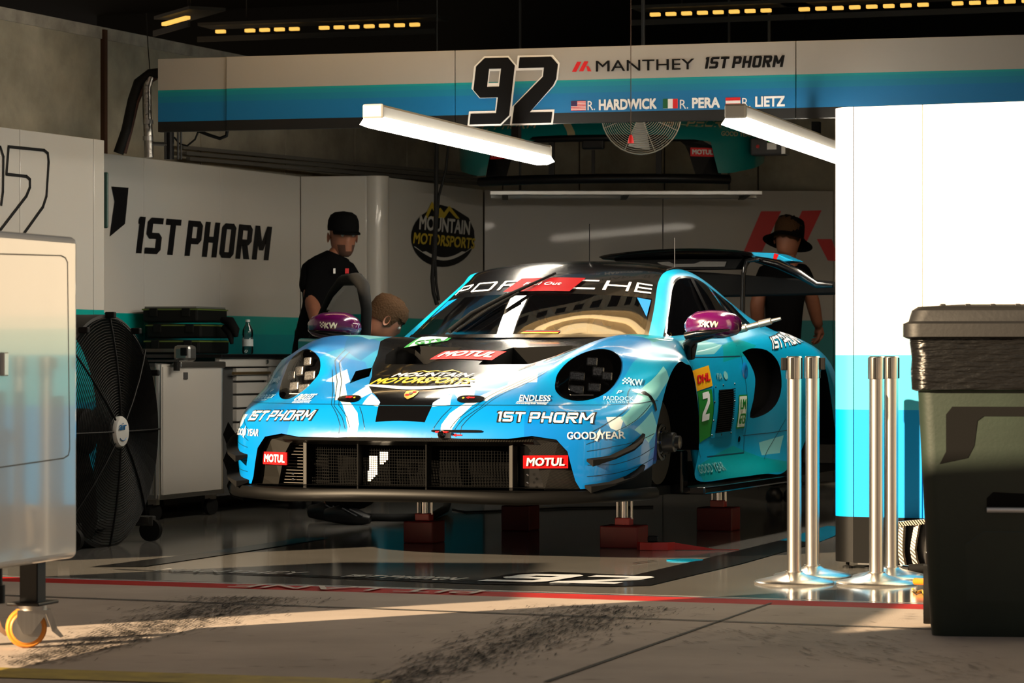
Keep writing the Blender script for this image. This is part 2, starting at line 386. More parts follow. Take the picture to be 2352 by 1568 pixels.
# blue lightens from nose to sides; bounce light on the flanks put into colour
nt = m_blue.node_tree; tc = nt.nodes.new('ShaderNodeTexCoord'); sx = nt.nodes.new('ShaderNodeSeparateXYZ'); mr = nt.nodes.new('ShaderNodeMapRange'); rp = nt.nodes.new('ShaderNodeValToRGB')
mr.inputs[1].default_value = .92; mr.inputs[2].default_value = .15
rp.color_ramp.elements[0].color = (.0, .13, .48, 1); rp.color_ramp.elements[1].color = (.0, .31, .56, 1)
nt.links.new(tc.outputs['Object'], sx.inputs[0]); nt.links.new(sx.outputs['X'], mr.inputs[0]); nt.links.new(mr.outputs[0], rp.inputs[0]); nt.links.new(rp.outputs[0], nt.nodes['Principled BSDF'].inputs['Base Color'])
PAINTS = [m_blue, m_cyan, m_teal, m_deep, m_cwhite, m_cblack, m_mint]

def cr_line(P, n):
    "Catmull-Rom through rows of points (list of lists of Vector), n steps per span"
    k = len(P); out = []
    for i in range(k - 1):
        p1, p2 = P[i], P[i + 1]
        p0 = P[i - 1] if i else [a * 2 - b for a, b in zip(p1, p2)]
        p3 = P[i + 2] if i + 2 < k else [b * 2 - a for a, b in zip(p1, p2)]
        for s in range(n):
            t = s / n; t2, t3 = t * t, t * t * t
            out.append([(b * 2 + (c - a) * t + (a * 2 - b * 5 + c * 4 - d) * t2 + (b * 3 - a - c * 3 + d) * t3) * .5 for a, b, c, d in zip(p0, p1, p2, p3)])
    out.append(list(P[-1])); return out
def surface(rows, nr, nc):
    "half control net (centre -> side) to a fine full grid of points, left side positive"
    G = [[Vector(p) for p in r] for r in rows]
    G = [[Vector((r[1].x, -r[1].y, r[1].z))] + r for r in G]                 # mirror column for a level centre line
    G = cr_line(G, nr)
    T = list(map(list, zip(*G)))                                              # columns first
    T = cr_line(T, nc)[nc:]
    return list(map(list, zip(*T)))                                           # [row][col]
def grid_bm(H):
    "mirror a half grid into one bmesh"
    bm = bmesh.new(); V = []
    for r in H:
        L = [bm.verts.new(p) for p in r]; Rr = [L[0]] + [bm.verts.new((p.x, -p.y, p.z)) for p in r[1:]]
        V.append((L, Rr))
    for i in range(len(H) - 1):
        for j in range(len(H[0]) - 1):
            (a, ar), (b, br) = V[i], V[i + 1]
            bm.faces.new((a[j], a[j + 1], b[j + 1], b[j])); bm.faces.new((ar[j], br[j], br[j + 1], ar[j + 1]))
    bm.normal_update(); return bm

def row(zs, xs, ys): return list(zip(xs, ys, zs))
YB = [0, .2, .4, .55, .68, .80, .885, .945, .975, .99, .998]
body_rows = [
 # bumper lower edge, bumper belly, nose line, nose top
 row([.172, .172, .172, .170, .168, .166, .185, .205, .225, .245, .26], [.985, .975, .955, .92, .875, .81, .73, .63, .54, .46, .40], [0, .2, .4, .55, .68, .80, .88, .94, .97, .985, .99]),
 row([.28, .28, .28, .28, .28, .28, .29, .30, .315, .33, .34], [1.0, .99, .965, .93, .885, .815, .735, .64, .55, .47, .395], YB),
 row([.40, .40, .40, .40, .405, .41, .41, .415, .42, .42, .42], [.99, .98, .955, .92, .87, .80, .72, .63, .54, .455, .375], YB[:-1] + [1.0]),
 row([.485, .485, .485, .485, .485, .49, .495, .505, .515, .53, .535], [.94, .93, .905, .87, .82, .75, .67, .58, .48, .38, .285], [0, .2, .4, .55, .68, .79, .865, .925, .965, .985, .998]),
 row([.572, .57, .557, .553, .552, .555, .565, .585, .60, .615, .63], [.84, .84, .835, .79, .70, .60, .525, .44, .35, .26, .18], [0, .18, .32, .5, .62, .71, .80, .87, .93, .97, .992]),
 row([.635, .632, .625, .625, .645, .665, .655, .655, .665, .68, .69], [.66, .66, .65, .62, .55, .47, .40, .33, .25, .17, .10], [0, .18, .33, .5, .60, .71, .81, .88, .94, .975, .995]),
 row([.69, .685, .68, .705, .745, .772, .755, .735, .73, .725, .72], [.42, .42, .42, .42, .41, .37, .30, .23, .14, .07, .02], [0, .2, .36, .5, .60, .71, .81, .885, .945, .98, 1.0]),
 row([.75, .742, .735, .76, .805, .832, .82, .785, .755, .735, .71], [.15, .15, .15, .15, .14, .12, .08, .03, -.03, -.05, -.06], [0, .2, .38, .5, .60, .71, .81, .89, .95, .985, 1.002]),
 row([.79, .785, .785, .80, .832, .848, .835, .80, .76, .72, .68], [-.12] * 7 + [-.13, -.15, -.165, -.175], [0, .2, .4, .52, .62, .71, .81, .89, .95, .985, 1.0]),
 row([.825, .82, .82, .825, .838, .845, .835, .80, .70, .60, .50], [-.38] * 6 + [-.36, -.34, -.31, -.30, -.285], [0, .2, .4, .53, .63, .71, .80, .88, .94, .98, .995]),
 row([.84, .84, .84, .838, .84, .84, .832, .79, .62, .45, .305], [-.56] * 6 + [-.52, -.47, -.40, -.355, -.325], [0, .2, .4, .53, .63, .70, .785, .86, .925, .965, .985]),
 row([.84, .84, .84, .84, .84, .838, .825, .77, .56, .36, .16], [-.68] * 6 + [-.66, -.61, -.51, -.44, -.395], [0, .2, .4, .53, .63, .70, .775, .84, .892, .905, .955]),
 row([.84, .84, .84, .84, .845, .85, .825, .765, .52, .27, .15], [-1.0] * 11, [0, .2, .4, .53, .63, .72, .785, .845, .895, .90, .965]),
 row([.84, .84, .84, .84, .86, .87, .84, .77, .52, .27, .15], [-1.5] * 11, [0, .2, .4, .53, .63, .74, .80, .855, .905, .91, .975]),
 row([.84, .84, .84, .85, .87, .895, .88, .79, .55, .29, .15], [-1.85] * 11, [0, .2, .4, .53, .63, .75, .82, .905, .95, .96, .985]),
 row([.86, .86, .86, .86, .875, .885, .872, .79, .60, .42, .30], [-2.2] * 11, [0, .2, .4, .53, .63, .75, .83, .945, .995, 1.0, 1.0]),
 row([.88, .88, .88, .87, .87, .87, .855, .80, .74, .71, .69], [-2.5] * 11, [0, .2, .4, .53, .63, .75, .84, .95, 1.005, 1.018, 1.02]),
 row([.88, .88, .88, .86, .855, .845, .815, .74, .60, .44, .32], [-2.85] * 11, [0, .2, .4, .53, .63, .74, .84, .94, .995, 1.0, 1.0]),
 row([.86, .86, .86, .84, .82, .80, .76, .68, .52, .36, .25], [-3.2] * 11, [0, .2, .4, .53, .63, .72, .80, .89, .94, .95, .95]),
 row([.80, .80, .80, .79, .78, .76, .72, .64, .48, .34, .25], [-3.52] * 11, [0, .2, .4, .53, .62, .68, .74, .80, .85, .87, .88]),
]
HB = surface(body_rows, 7, 6)
bodybm = grid_bm(HB)
BVH = BVHTree.FromBMesh(bodybm)

def inside(p, poly):
    c = False; x, y = p; j = len(poly) - 1
    for i in range(len(poly)):
        xi, yi = poly[i]; xj, yj = poly[j]
        if (yi > y) != (yj > y) and x < (xj - xi) * (y - yi) / (yj - yi) + xi: c = not c
        j = i
    return c
AX = {'front': (1, 2, 0, 1), 'top': (0, 1, 2, 1), 'left': (0, 2, 1, 1), 'right': (0, 2, 1, -1)}   # (u axis, v axis, projection axis, facing sign)
def cut(bm, poly, view, lim=-9):
    "cut the outline into the surface and return the faces inside it"
    u, v, w, sg = AX[view]
    x0, x1 = min(p[0] for p in poly) - .05, max(p[0] for p in poly) + .05; y0, y1 = min(p[1] for p in poly) - .05, max(p[1] for p in poly) + .05
    def ok(f):
        c = f.calc_center_median(); return x0 < c[u] < x1 and y0 < c[v] < y1 and f.normal[w] * sg > .02 and c[w] * sg > lim
    fs = [f for f in bm.faces if ok(f)]
    k = len(poly)
    for i in range(k):
        a, b = poly[i], poly[(i + 1) % k]
        co = Vector((0, 0, 0)); co[u], co[v] = a; n = Vector((0, 0, 0)); n[u], n[v] = -(b[1] - a[1]), b[0] - a[0]
        if n.length < 1e-6: continue
        es = {e for f in fs for e in f.edges}; vs = {q for f in fs for q in f.verts}
        r = bmesh.ops.bisect_plane(bm, geom=list(vs) + list(es) + fs, plane_co=co, plane_no=n.normalized(), dist=1e-5)
        fs = [g for g in r['geom'] if isinstance(g, bmesh.types.BMFace)]
    out = []
    for f in fs:
        c = f.calc_center_median()
        if inside((c[u], c[v]), poly): out.append(f)
    return out
def mir(poly): return [(x, -y) for x, y in poly]
def mirf(poly): return [(-y, z) for y, z in poly]
def tint(poly, view, mi, sym=True, lim=-9):
    for f in cut(bodybm, poly, view, lim): f.material_index = mi
    if sym:
        q = {'front': mirf, 'top': mir, 'left': lambda p: p}[view](poly)
        for f in cut(bodybm, q, 'right' if view == 'left' else view, lim): f.material_index = mi
def patch(faces, name, mats, parent, push=0.0, keep=False, smooth=True):
    "new object from faces of the body, moved along their normals by push; removed from the body unless keep"
    idx = {}; vs = []; fs = []; ms = []
    for f in faces:
        for q in f.verts:
            if q not in idx: idx[q] = len(vs); vs.append(q.co + q.normal * push)
        fs.append([idx[q] for q in f.verts]); ms.append(f.material_index)
    if not keep: bmesh.ops.delete(bodybm, geom=faces, context='FACES')
    me = bpy.data.meshes.new(name); me.from_pydata(vs, [], fs)
    for m in (mats if isinstance(mats, list) else [mats]): me.materials.append(m)
    if isinstance(mats, list):
        for p, i in zip(me.polygons, ms): p.material_index = i
    for p in me.polygons: p.use_smooth = smooth
    o = bpy.data.objects.new(name, me); COL.objects.link(o); o.parent = parent
    return o
def rim_of(faces):
    "ordered-free list of boundary edges (as point pairs) of a set of faces"
    s = set(faces); return [(e.verts[0].co.copy(), e.verts[1].co.copy()) for f in faces for e in f.edges if sum(1 for g in e.link_faces if g in s) == 1]
def ellipse(c, a, b, n=28, rot=0.0, pw=2.0):
    out = []
    for i in range(n):
        t = 2 * math.pi * i / n; x = a * math.copysign(abs(math.cos(t)) ** (2 / pw), math.cos(t)); y = b * math.copysign(abs(math.sin(t)) ** (2 / pw), math.sin(t))
        out.append((c[0] + x * math.cos(rot) - y * math.sin(rot), c[1] + x * math.sin(rot) + y * math.cos(rot)))
    return out
#LIVERY
LIV_DONE = True
B_, C_, T_, D_, W_, K_, N_ = range(7)      # blue, cyan, teal, deep blue, white, black, mint
# ---- livery: paint regions cut into the body surface (top view x, y / front view y, z / side view x, z)
def both(h): return h + [(x, -y) for x, y in reversed(h)]
tint(both([(1.02, .0), (1.02, .60), (.86, .55), (.60, .52), (.35, .56), (.30, .45), (.5, .34), (.80, .20), (.9, .12)][1:]), 'top', C_, sym=False)   # light cyan flanks of the hood
tint([(.60, .80), (.42, .62), (.20, .58), (-.10, .60), (-.10, .80), (.1, .90)], 'top', C_)
tint([(-.02, .50), (-.02, .86), (-.34, .86), (-.34, .50)], 'top', T_)
tint([(.30, .47), (.25, .58), (.02, .66), (-.16, .64), (-.16, .52)], 'top', D_)
tint([(-.10, .60), (-.14, .74), (-.34, .76), (-.36, .62)], 'top', N_)
tint([(.84, .305), (.66, .395), (.625, .385), (.465, .470), (.605, .515), (.62, .465), (.84, .365)], 'top', W_)
tint([(.811, .196), (.70, .262), (.835, .30), (.85, .23)], 'top', W_)
tint([(.884, .127), (.824, .194), (.889, .21), (.903, .13)], 'top', W_)
tint([(.20, .375), (.246, .375), (.25, .43), (.28, .49), (.312, .53), (.345, .552), (.30, .555), (.26, .527), (.222, .495), (.197, .445)], 'front', W_, lim=.3)
tint(both([(.960, .118), (.905, .128), (.885, .126), (.81, .197), (.71, .258), (.545, .312), (.35, .392), (.12, .464), (-.157, .566), (-.5, .64), (-.9, .70)]), 'top', K_, sym=False)
tint([(.87, .478), (.93, .479), (.925, .412), (.893, .43)], 'front', W_, lim=.3)                                       # arrow on the fender corner
tint([(.637, .473), (.28, .635), (.16, .70), (.16, .64), (.295, .57), (.472, .49), (.624, .434)], 'left', N_)
tint([(.58, .42), (.40, .50), (.36, .42), (.46, .36)], 'left', N_)
tint([(.60, .16), (.36, .36), (.36, .28), (.44, .13)], 'left', C_)
tint([(-.42, .81), (-.95, .83), (-1.23, .80), (-1.03, .755), (-.65, .75)], 'left', N_)
tint([(-1.23, .80), (-1.55, .83), (-1.70, .80), (-1.58, .75), (-1.15, .715)], 'left', T_)
tint([(-1.60, .305), (-1.9, .335), (-1.83, .245), (-1.61, .24)], 'left', N_)
tint([(-1.2, .30), (-1.60, .23), (-1.9, .20), (-1.9, .15), (-.5, .15), (-.45, .22)], 'left', T_)
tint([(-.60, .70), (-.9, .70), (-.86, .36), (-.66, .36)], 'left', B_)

# ---- openings: each one is cut out of the shell and closed by a recessed pocket
def recess(faces, vec, name, mats, parent=car):
    "sink the faces by vec and wall the pocket in (mats: wall, floor)"
    vec = Vector(vec); rim = rim_of(faces); mb = MB()
    for a, b in rim: mb.add([a, b, b + vec, a + vec], [(0, 1, 2, 3)], 0)
    for f in faces: mb.add([q.co + vec for q in f.verts], [tuple(range(len(f.verts)))], 1)
    bmesh.ops.delete(bodybm, geom=faces, context='FACES')
    return mb.build(name, list(mats), parent, smooth=30)
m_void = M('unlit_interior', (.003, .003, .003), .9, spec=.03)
m_mesh = M('black_wire_mesh', (.0015, .0015, .0015), .7, spec=.06)
grille_out = [(-.80, .15), (-.775, .20), (-.745, .33), (-.70, .382), (-.60, .398), (-.50, .385), (.50, .385), (.60, .398), (.70, .382), (.745, .33), (.775, .20), (.80, .15)]
gf = cut(bodybm, grille_out, 'front', .2)
recess(gf, (-.20, 0, 0), 'bumper_opening', (m_void, m_void))
lampL0 = [(.597, .616), (.584, .665), (.608, .719), (.656, .757), (.718, .778), (.772, .769), (.815, .734), (.828, .684), (.823, .63), (.803, .585), (.765, .556), (.71, .547), (.655, .560), (.614, .590)]
lampL = [(p[0].x, p[0].y) for p in cr_line([[Vector((*q, 0))] for q in lampL0 + lampL0[:1]], 3)][:-1]
lens_faces = {}
for sgn in (1, -1):
    pl = lampL if sgn > 0 else mirf(lampL)
    fs = cut(bodybm, pl, 'front', .1)
    lens = patch(fs, 'headlight_lens', None or glassy('lamp_glass' if sgn > 0 else 'lamp_glass_2', (.9, .9, .9), clear=.9), None, .002, keep=True)
    pocket = recess(fs, (-.07, -.01 * sgn, 0), 'headlight', (m_cblack, m_cblack))
    lens.parent = pocket
    lens_faces[sgn] = pocket
hood_hole = [(.275, .36), (.335, .13), (.10, .10), (-.12, .13), (-.2, .40), (-.12, .46), (.10, .43)]
for sgn in (1, -1):
    fs = cut(bodybm, hood_hole if sgn > 0 else mir(hood_hole), 'top', .5)
    recess(fs, (.02, 0, -.085), 'hood_outlet', (m_matt, m_void))
duct = [(.655, -.375), (.47, -.425), (.37, -.385), (.545, -.325)]
fs = cut(bodybm, duct, 'top', .5); recess(fs, (-.01, 0, -.05), 'hood_duct', (m_cblack, m_teal))
intake0 = [(-1.50, .765), (-1.64, .785), (-1.80, .775), (-1.90, .72), (-1.915, .645), (-1.885, .56), (-1.80, .49), (-1.66, .445), (-1.47, .435), (-1.535, .53), (-1.595, .63), (-1.57, .70)]
intake = [(p[0].x, p[0].y) for p in cr_line([[Vector((*q, 0))] for q in intake0 + intake0[:1]], 3)][:-1]
for sgn, vw in ((1, 'left'), (-1, 'right')):
    fs = cut(bodybm, intake, vw, .5); recess(fs, (-.02, -.06 * sgn, 0), 'side_intake', (m_cblack, m_mesh))
cabin = [(-.62, .52), (-.85, .60), (-2.3, .60), (-2.75, .5), (-2.75, -.5), (-2.3, -.60), (-.85, -.60), (-.62, -.52), (-.55, 0)]
fs = cut(bodybm, cabin, 'top', .5); recess(fs, (0, 0, -.45), 'cabin_tub', (m_void, m_void))

me = bpy.data.meshes.new('body_shell'); bodybm.to_mesh(me)
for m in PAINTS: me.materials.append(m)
for p in me.polygons: p.use_smooth = True
me.set_sharp_from_angle(angle=R(50))
body = bpy.data.objects.new('body_shell', me); COL.objects.link(body); body.parent = car

def bodypt(p, view, off=.003):
    "point of the painted surface under / behind p, looking along the view axis"
    u, v, w, sg = AX[view]; d = Vector((0, 0, 0)); d[w] = -sg
    o = Vector(p) - d * .35
    r = BVH.ray_cast(o, d, .9)
    if r[0] is None:
        r2 = BVH.find_nearest(Vector(p)); q, n = r2[0], r2[1]
    else: q, n = r[0], r[1]
    if n.dot(d) > 0: n = -n
    return q + n * off
def stick(geom, BL, BR, TL, view, mat, name='sponsor_lettering', off=.003, fine=.035, parent=None):
    "flat print laid onto the car's surface: the box (0..W, 0..H) goes to the corners BL, BR, TL"
    vs, fs = geom; W = max(v[0] for v in vs); H = max(v[1] for v in vs); BL, BR, TL = Vector(BL), Vector(BR), Vector(TL)
    bm = bmesh.new(); lay = bm.verts.layers.int.new('pass'); V = [bm.verts.new(BL + (BR - BL) * (a / W) + (TL - BL) * (b / H)) for a, b in vs]; ly = getattr(vs, 'layer', None)
    for i, q in enumerate(V): q[lay] = ly[i] if ly else 0
    for f in fs:
        try: bm.faces.new([V[i] for i in f])
        except ValueError: pass
    bmesh.ops.triangulate(bm, faces=bm.faces)
    for _ in range(4):
        es = [e for e in bm.edges if e.calc_length() > fine]
        if not es: break
        bmesh.ops.subdivide_edges(bm, edges=es, cuts=1); bmesh.ops.triangulate(bm, faces=[f for f in bm.faces if len(f.verts) > 3])
    for v in bm.verts: v.co = bodypt(v.co, view, off + .0005 * v[lay])
    me = bpy.data.meshes.new(name); bm.to_mesh(me); bm.free(); me.materials.append(mat)
    for p in me.polygons: p.use_smooth = True
    o = bpy.data.objects.new(name, me); COL.objects.link(o); o.parent = parent or car
    return o
def mY(p): return (p[0], -p[1], p[2])
def stick2(geom, BL, BR, TL, view, mat, **k):
    "the same print on both sides of the car, readable on both"
    stick(geom, BL, BR, TL, view, mat, **k)
    up = Vector(TL) - Vector(BL); a = mY(BR); v2 = {'left': 'right'}.get(view, view)
    stick(geom, a, mY(BL), Vector(a) + Vector(mY(up)), v2, mat, **k)
m_dw = M('sticker_white', (.72, .75, .78), .5, spec=.15); m_dk = M('sticker_black', (.01, .012, .015), .4); m_dr = M('sticker_red', (.58, .006, .008), .6, spec=.1); m_pale = M('sticker_pale_blue', (.42, .72, .86), .4)
def outlined(geo, geo2, *a, **k): pass
ph = block_geom('1ST PHORM', 9, 1, .24, shear=.18, aspect=1.05, gap=.2); ph2 = block_geom('1ST PHORM', 9, 1, .32, shear=.18, aspect=1.13, gap=.12)
stick2(ph2, (.92, .440, .455), (.75, .842, .447), (.885, .428, .506), 'front', m_dk, off=.002)
stick2(ph, (.917, .447, .459), (.752, .837, .451), (.885, .435, .501), 'front', m_dw)
stick2(font_geom('GOOD YEAR', 9, 1, .018), (.845, .741, .382), (.644, .942, .382), (.837, .738, .414), 'front', m_dw)
stick2(poly([(0, .1), (.5, 0), (1, .6), (.8, 1), (.4, .7)]), (.74, .842, .372), (.72, .862, .372), (.74, .842, .428), 'front', m_dw)
stick2(font_geom('ENDLESS', 5, 1, .01, .25), (.803, .502, .546), (.723, .622, .543), (.756, .485, .572), 'front', m_dw)
stick2(rect(5, .1), (.806, .495, .542), (.727, .615, .538), (.803, .495, .544), 'front', m_dw)
stick2(font_geom('Advanced Racing Brake Technology', 9, .5, .01), (.812, .495, .533), (.733, .615, .529), (.807, .495, .539), 'front', m_dw)
stick2(font_geom('PADDOCK', 5, 1, .0), (.559, .812, .548), (.484, .928, .545), (.53, .80, .566), 'front', m_pale)
stick2(font_geom('LEGENDS', 5, .6, .0, gap=1.4), (.57, .835, .538), (.51, .915, .535), (.55, .83, .545), 'front', m_pale)
stick2(block_geom('P', 1, 1, .2), (.50, .845, .575), (.49, .860, .575), (.49, .845, .590), 'front', m_pale)
stick2(font_geom('KW', 2, 1, .022, .1), (.392, .880, .612), (.343, .925, .612), (.36, .87, .64), 'front', m_pale)
chk = ([], [])
for i in range(5):
    for j in range(4):
        if (i + j) % 2 == 0:
            o_ = len(chk[0]); chk[0].extend([(i, j), (i + 1, j), (i + 1, j + 1), (i, j + 1)]); chk[1].append((o_, o_ + 1, o_ + 2, o_ + 3))
stick2(chk, (.419, .849, .618), (.392, .882, .622), (.39, .84, .646), 'front', m_pale)
stick2(font_geom('GOOD YEAR', 9, 1, .012), (-.46, .96, .185), (-.92, .95, .185), (-.46, .94, .228), 'left', m_mint, off=.004)
# bumper plates, hood plates
def motul(BL, BR, TL, view, off=.004):
    BL, BR, TL = Vector(BL), Vector(BR), Vector(TL); U = BR - BL; V = TL - BL
    p = stick(rect(4, 1), BL, BR, TL, view, m_dr, 'sponsor_plate', off)
    stick(font_geom('MOTUL', 4, 1, .03, .12), BL + U * .07 + V * .2, BL + U * .93 + V * .2, BL + U * .07 + V * .80, view, m_dw, 'lettering', off + .002, parent=p)
motul((.238, -.15, .73), (.252, .165, .73), (.02, -.16, .77), 'top')
for mt in () if True else (stick(poly([(0, .5), (.25, .1), (.75, 0), (1, .45), (.8, .8), (.5, 1), (.2, .85)]), (.80, -.25, .62), (.80, .245, .62), (.47, -.25, .66), 'top', m_cblack, 'oval_backing'),): pass
gy = 'lettering'
stick(font_geom('MOTORSPORTS', 9, 1, .025, .3), (.715, -.252, .62), (.715, .232, .62), (.625, -.252, .64), 'top', m_yel, off=.006)
stick(font_geom('MOUNTAIN', 9, 1, .025, .2), (.608, -.19, .64), (.608, .19, .64), (.535, -.19, .66), 'top', m_dw, off=.006)
stick(([(0, 0), (.2, .8), (.3, .5), (.45, .75), (.55, .45), (.68, 1), (1, 0), (.72, .75), (.62, .35), (.45, .55), (.3, .3), (.2, .6)], [(0, 1, 11), (1, 2, 10, 11), (2, 3, 9, 10), (3, 4, 8, 9), (4, 5, 7, 8), (5, 6, 7)]), (.53, -.14, .66), (.53, .14, .66), (.455, -.14, .68), 'top', m_yel)
sw = [(i / 20, .5 - .5 * math.sin(math.pi * i / 20)) for i in range(21)]; sw2 = [(x * .94 + .03, y * .72 + .26) for x, y in sw]
stick((sw + sw2, [(i, i + 1, 21 + i + 1, 21 + i) for i in range(20)]), (.79, -.275, .6), (.79, .245, .6), (.70, -.275, .62), 'top', m_dw)
# crest
cr = stick(poly([(0, .9), (0, .5), (.15, .2), (.5, 0), (.85, .2), (1, .5), (1, .9), (.5, 1)]), (.872, -.030, .56), (.872, .030, .56), (.80, -.030, .585), 'top', M('crest_gold', (.55, .30, .05), .3, metal=.6), 'crest', .004)
stick(rect(1, 1), (.85, -.022, .56), (.85, -.004, .56), (.838, -.022, .57), 'top', m_dr, 'crest_field', .0055, parent=cr); stick(rect(1, 1), (.826, .004, .57), (.826, .022, .57), (.812, .004, .57), 'top', m_dr, 'crest_field', .0055, parent=cr)
stick(poly([(0, .3), (.5, 0), (1, .3), (1, 1), (0, 1)]), (.845, -.009, .565), (.845, .009, .565), (.825, -.009, .565), 'top', M('crest_dark', (.05, .02, .01), .5), 'crest_shield', .006, parent=cr)
# class plates
gt = stick(poly([(0, 0), (1, .25), (1, 1), (0, 1)]), (-.10, -.42, .79), (-.26, -.28, .80), (-.50, -.50, .83), 'top', m_green, 'class_plate')
stick(poly([(0, 0), (1, .25), (1, 1), (0, 1)]), (-.125, -.405, .79), (-.265, -.295, .80), (-.50, -.49, .83), 'top', M('plate_pale', (.62, .72, .74), .4), 'plate_field', .005, parent=gt)
stick(font_geom('GT3', 3, 1, .022), (-.16, -.39, .79), (-.28, -.30, .80), (-.30, -.445, .81), 'top', m_green, 'lettering', .007, parent=gt)
# hood pins (black ovals with red arrow and yellow dot)
for sgn in (1, -1):
    pl = [(x, y) for x, y in ellipse((.5, .5), .5, .5, 24, pw=2.6)]
    b = (.884, .235, .53); c = (.86, .352, .53); d = (.832, .23, .56)
    if sgn < 0: b, c, d = mY(c), mY(b), (.81, -.352, .56)
    p = stick(poly(pl), b, c, d, 'top', m_cblack, 'hood_pin', .005)
    ar = [(.0, .35), (.62, .35), (.62, .2), (1, .5), (.62, .8), (.62, .65), (0, .65)]
    if sgn > 0: ar = [(1 - x, y) for x, y in ar]
    U = Vector(c) - Vector(b); V = Vector(d) - Vector(b); s0 = .36 if sgn < 0 else .30
    stick(poly(ar), Vector(b) + U * s0 + V * .25, Vector(b) + U * (s0 + .34) + V * .25, Vector(b) + U * s0 + V * .75, 'top', m_dr, 'arrow', .008, parent=p)
    s1 = .72 if sgn < 0 else .18
    stick(poly(ellipse((.5, .5), .5, .5, 10)), Vector(b) + U * s1 + V * .4, Vector(b) + U * (s1 + .09) + V * .4, Vector(b) + U * s1 + V * .6, 'top', m_yel, 'dot', .008, parent=p)
# tow slot with hook and arrow on the nose
p = stick(poly(ellipse((.5, .5), .5, .5, 24, pw=5)), (.978, .157, .411), (.952, .388, .411), (.978, .157, .421), 'front', m_cblack, 'tow_slot', .006)
MB().lathe([(0, .02), (.012, .016), (.02, 0), (.016, -.012), (0, -.016)], 14, (1.0, .213, .403), (1, 0, .1)).build('tow_eye', m_cblack, p, smooth=60)
MB().box((.998, .215, .414), (.02, .06, .008)).build('tow_strap', m_dr, p, bevel=.003)
stick(poly([(0, .35), (.62, .35), (.62, .1), (1, .5), (.62, .9), (.62, .65), (0, .65)][::-1]) if False else poly([(1, .35), (.4, .35), (.4, .1), (0, .5), (.4, .9), (.4, .65), (1, .65)]), (.97, .252, .391), (.965, .298, .391), (.97, .252, .407), 'front', m_dr, 'tow_arrow')
# panel gaps and livery lines: thin strips laid on the paint
def seam(pts, view, w=.0025, name='panel_gap', mat=m_line, sides=2, step=.03, off=.0012):
    for sgn in ((1, -1) if sides == 2 else (1,)):
        P = [Vector(p) if sgn > 0 else Vector(mY(p)) for p in pts]; vw = view if sgn > 0 else {'left': 'right'}.get(view, view); Q = []
        for a, b in zip(P, P[1:]):
            n = max(1, int((b - a).length / step)); Q += [a + (b - a) * (i / n) for i in range(n)]
        Q.append(P[-1]); mb = MB(); Lf = []
        Q = [bodypt(q, vw, off) for q in Q]
        for i, q in enumerate(Q):
            t = (Q[min(i + 1, len(Q) - 1)] - Q[max(i - 1, 0)]).normalized(); n = BVH.find_nearest(q)[1]; s = t.cross(n).normalized() * w * .5
            Lf += [q + s, q - s]
        mb.add(Lf, [(2 * i, 2 * i + 1, 2 * i + 3, 2 * i + 2) for i in range(len(Q) - 1)])
        mb.build(name, mat, car)
seam([(.348, .99, .546), (.46, .95, .535), (.592, .852, .529), (.70, .72, .529), (.777, .591, .529), (.85, .35, .53), (.899, .144, .526), (.905, 0, .526)], 'front', .004)
for h, dx in ((.352, 0), (.33, -.1)):
    seam([(.965, h - .09, .41), (.93, h - .06, .47), (.88, h + .0, .53), (.80, h + .03, .56), (.62, h + .10, .62), (.42, h + .20, .69), (.25, h + .22, .74)], 'top', .003, 'livery_line')
seam([(.97, .29, .40), (.955, .29, .44), (.92, .32, .49), (.87, .37, .53), (.74, .42, .57), (.5, .53, .66)], 'top', .003, 'livery_line')
seam([(.985, .16, .38), (.97, .165, .43), (.93, .19, .48), (.905, .22, .52)], 'front', .003, 'livery_line')
for a, b, c, d in ((.80, .40, .455, .60), (.80, .36, .41, .53), (.86, .33, .35, .40), (.80, .27, .27, .34), (.80, .22, .23, .29), (.82, .17, .18, .22)):
    seam([(.80, .80, b), (.70, .90, c), (.55, .965, c + (d - c) * .45), (.40, .992, d)], 'front' if b > .5 else 'left', .003, 'livery_line')
seam([(-.345, .96, .80), (-.62, .86, .74), (-1.0, .85, .74), (-1.45, .86, .745)], 'left', .005)
seam([(-.62, .88, .70), (-.60, .89, .45), (-.58, .90, .26)], 'left', .005)
seam([(-1.45, .87, .80), (-1.47, .88, .745), (-1.43, .90, .44), (-1.36, .905, .26), (-.7, .90, .26)], 'left', .005)
seam([(-1.36, .90, .345), (-1.7, .93, .35), (-1.95, .96, .36)], 'left', .004)
seam([(-1.62, .92, .22), (-1.75, .94, .30), (-1.93, .96, .42)], 'left', .003, 'livery_line')
# side stickers and vent panel on the left door
st = stick(rect(1, 1), (-.60, .88, .575), (-.885, .88, .60), (-.60, .87, .675), 'left', M('sticker_orange', (.75, .36, .0), .4), 'courier_sticker')
stick(font_geom('DHL', 3, 1, .035, .2), (-.64, .88, .61), (-.86, .88, .625), (-.64, .87, .65), 'left', m_dr, 'lettering', .005, parent=st)
gr = stick(poly([(0, 0), (1, .1), (1, 1), (0, 1)]), (-.62, .89, .33), (-.86, .89, .34), (-.62, .88, .575), 'left', m_green, 'number_sticker')
stick(block_geom('2', 1, 1.2, .26, shear=.2), (-.655, .89, .43), (-.80, .89, .44), (-.665, .88, .565), 'left', m_dw, 'race_number', .005, parent=gr)
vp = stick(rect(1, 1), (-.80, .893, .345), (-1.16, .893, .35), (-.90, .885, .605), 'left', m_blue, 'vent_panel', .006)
vb = stick(rect(1, 1), (-.868, .893, .370), (-1.118, .893, .374), (-.955, .887, .578), 'left', m_void, 'vent_grille', .010, parent=vp)
mb = MB()
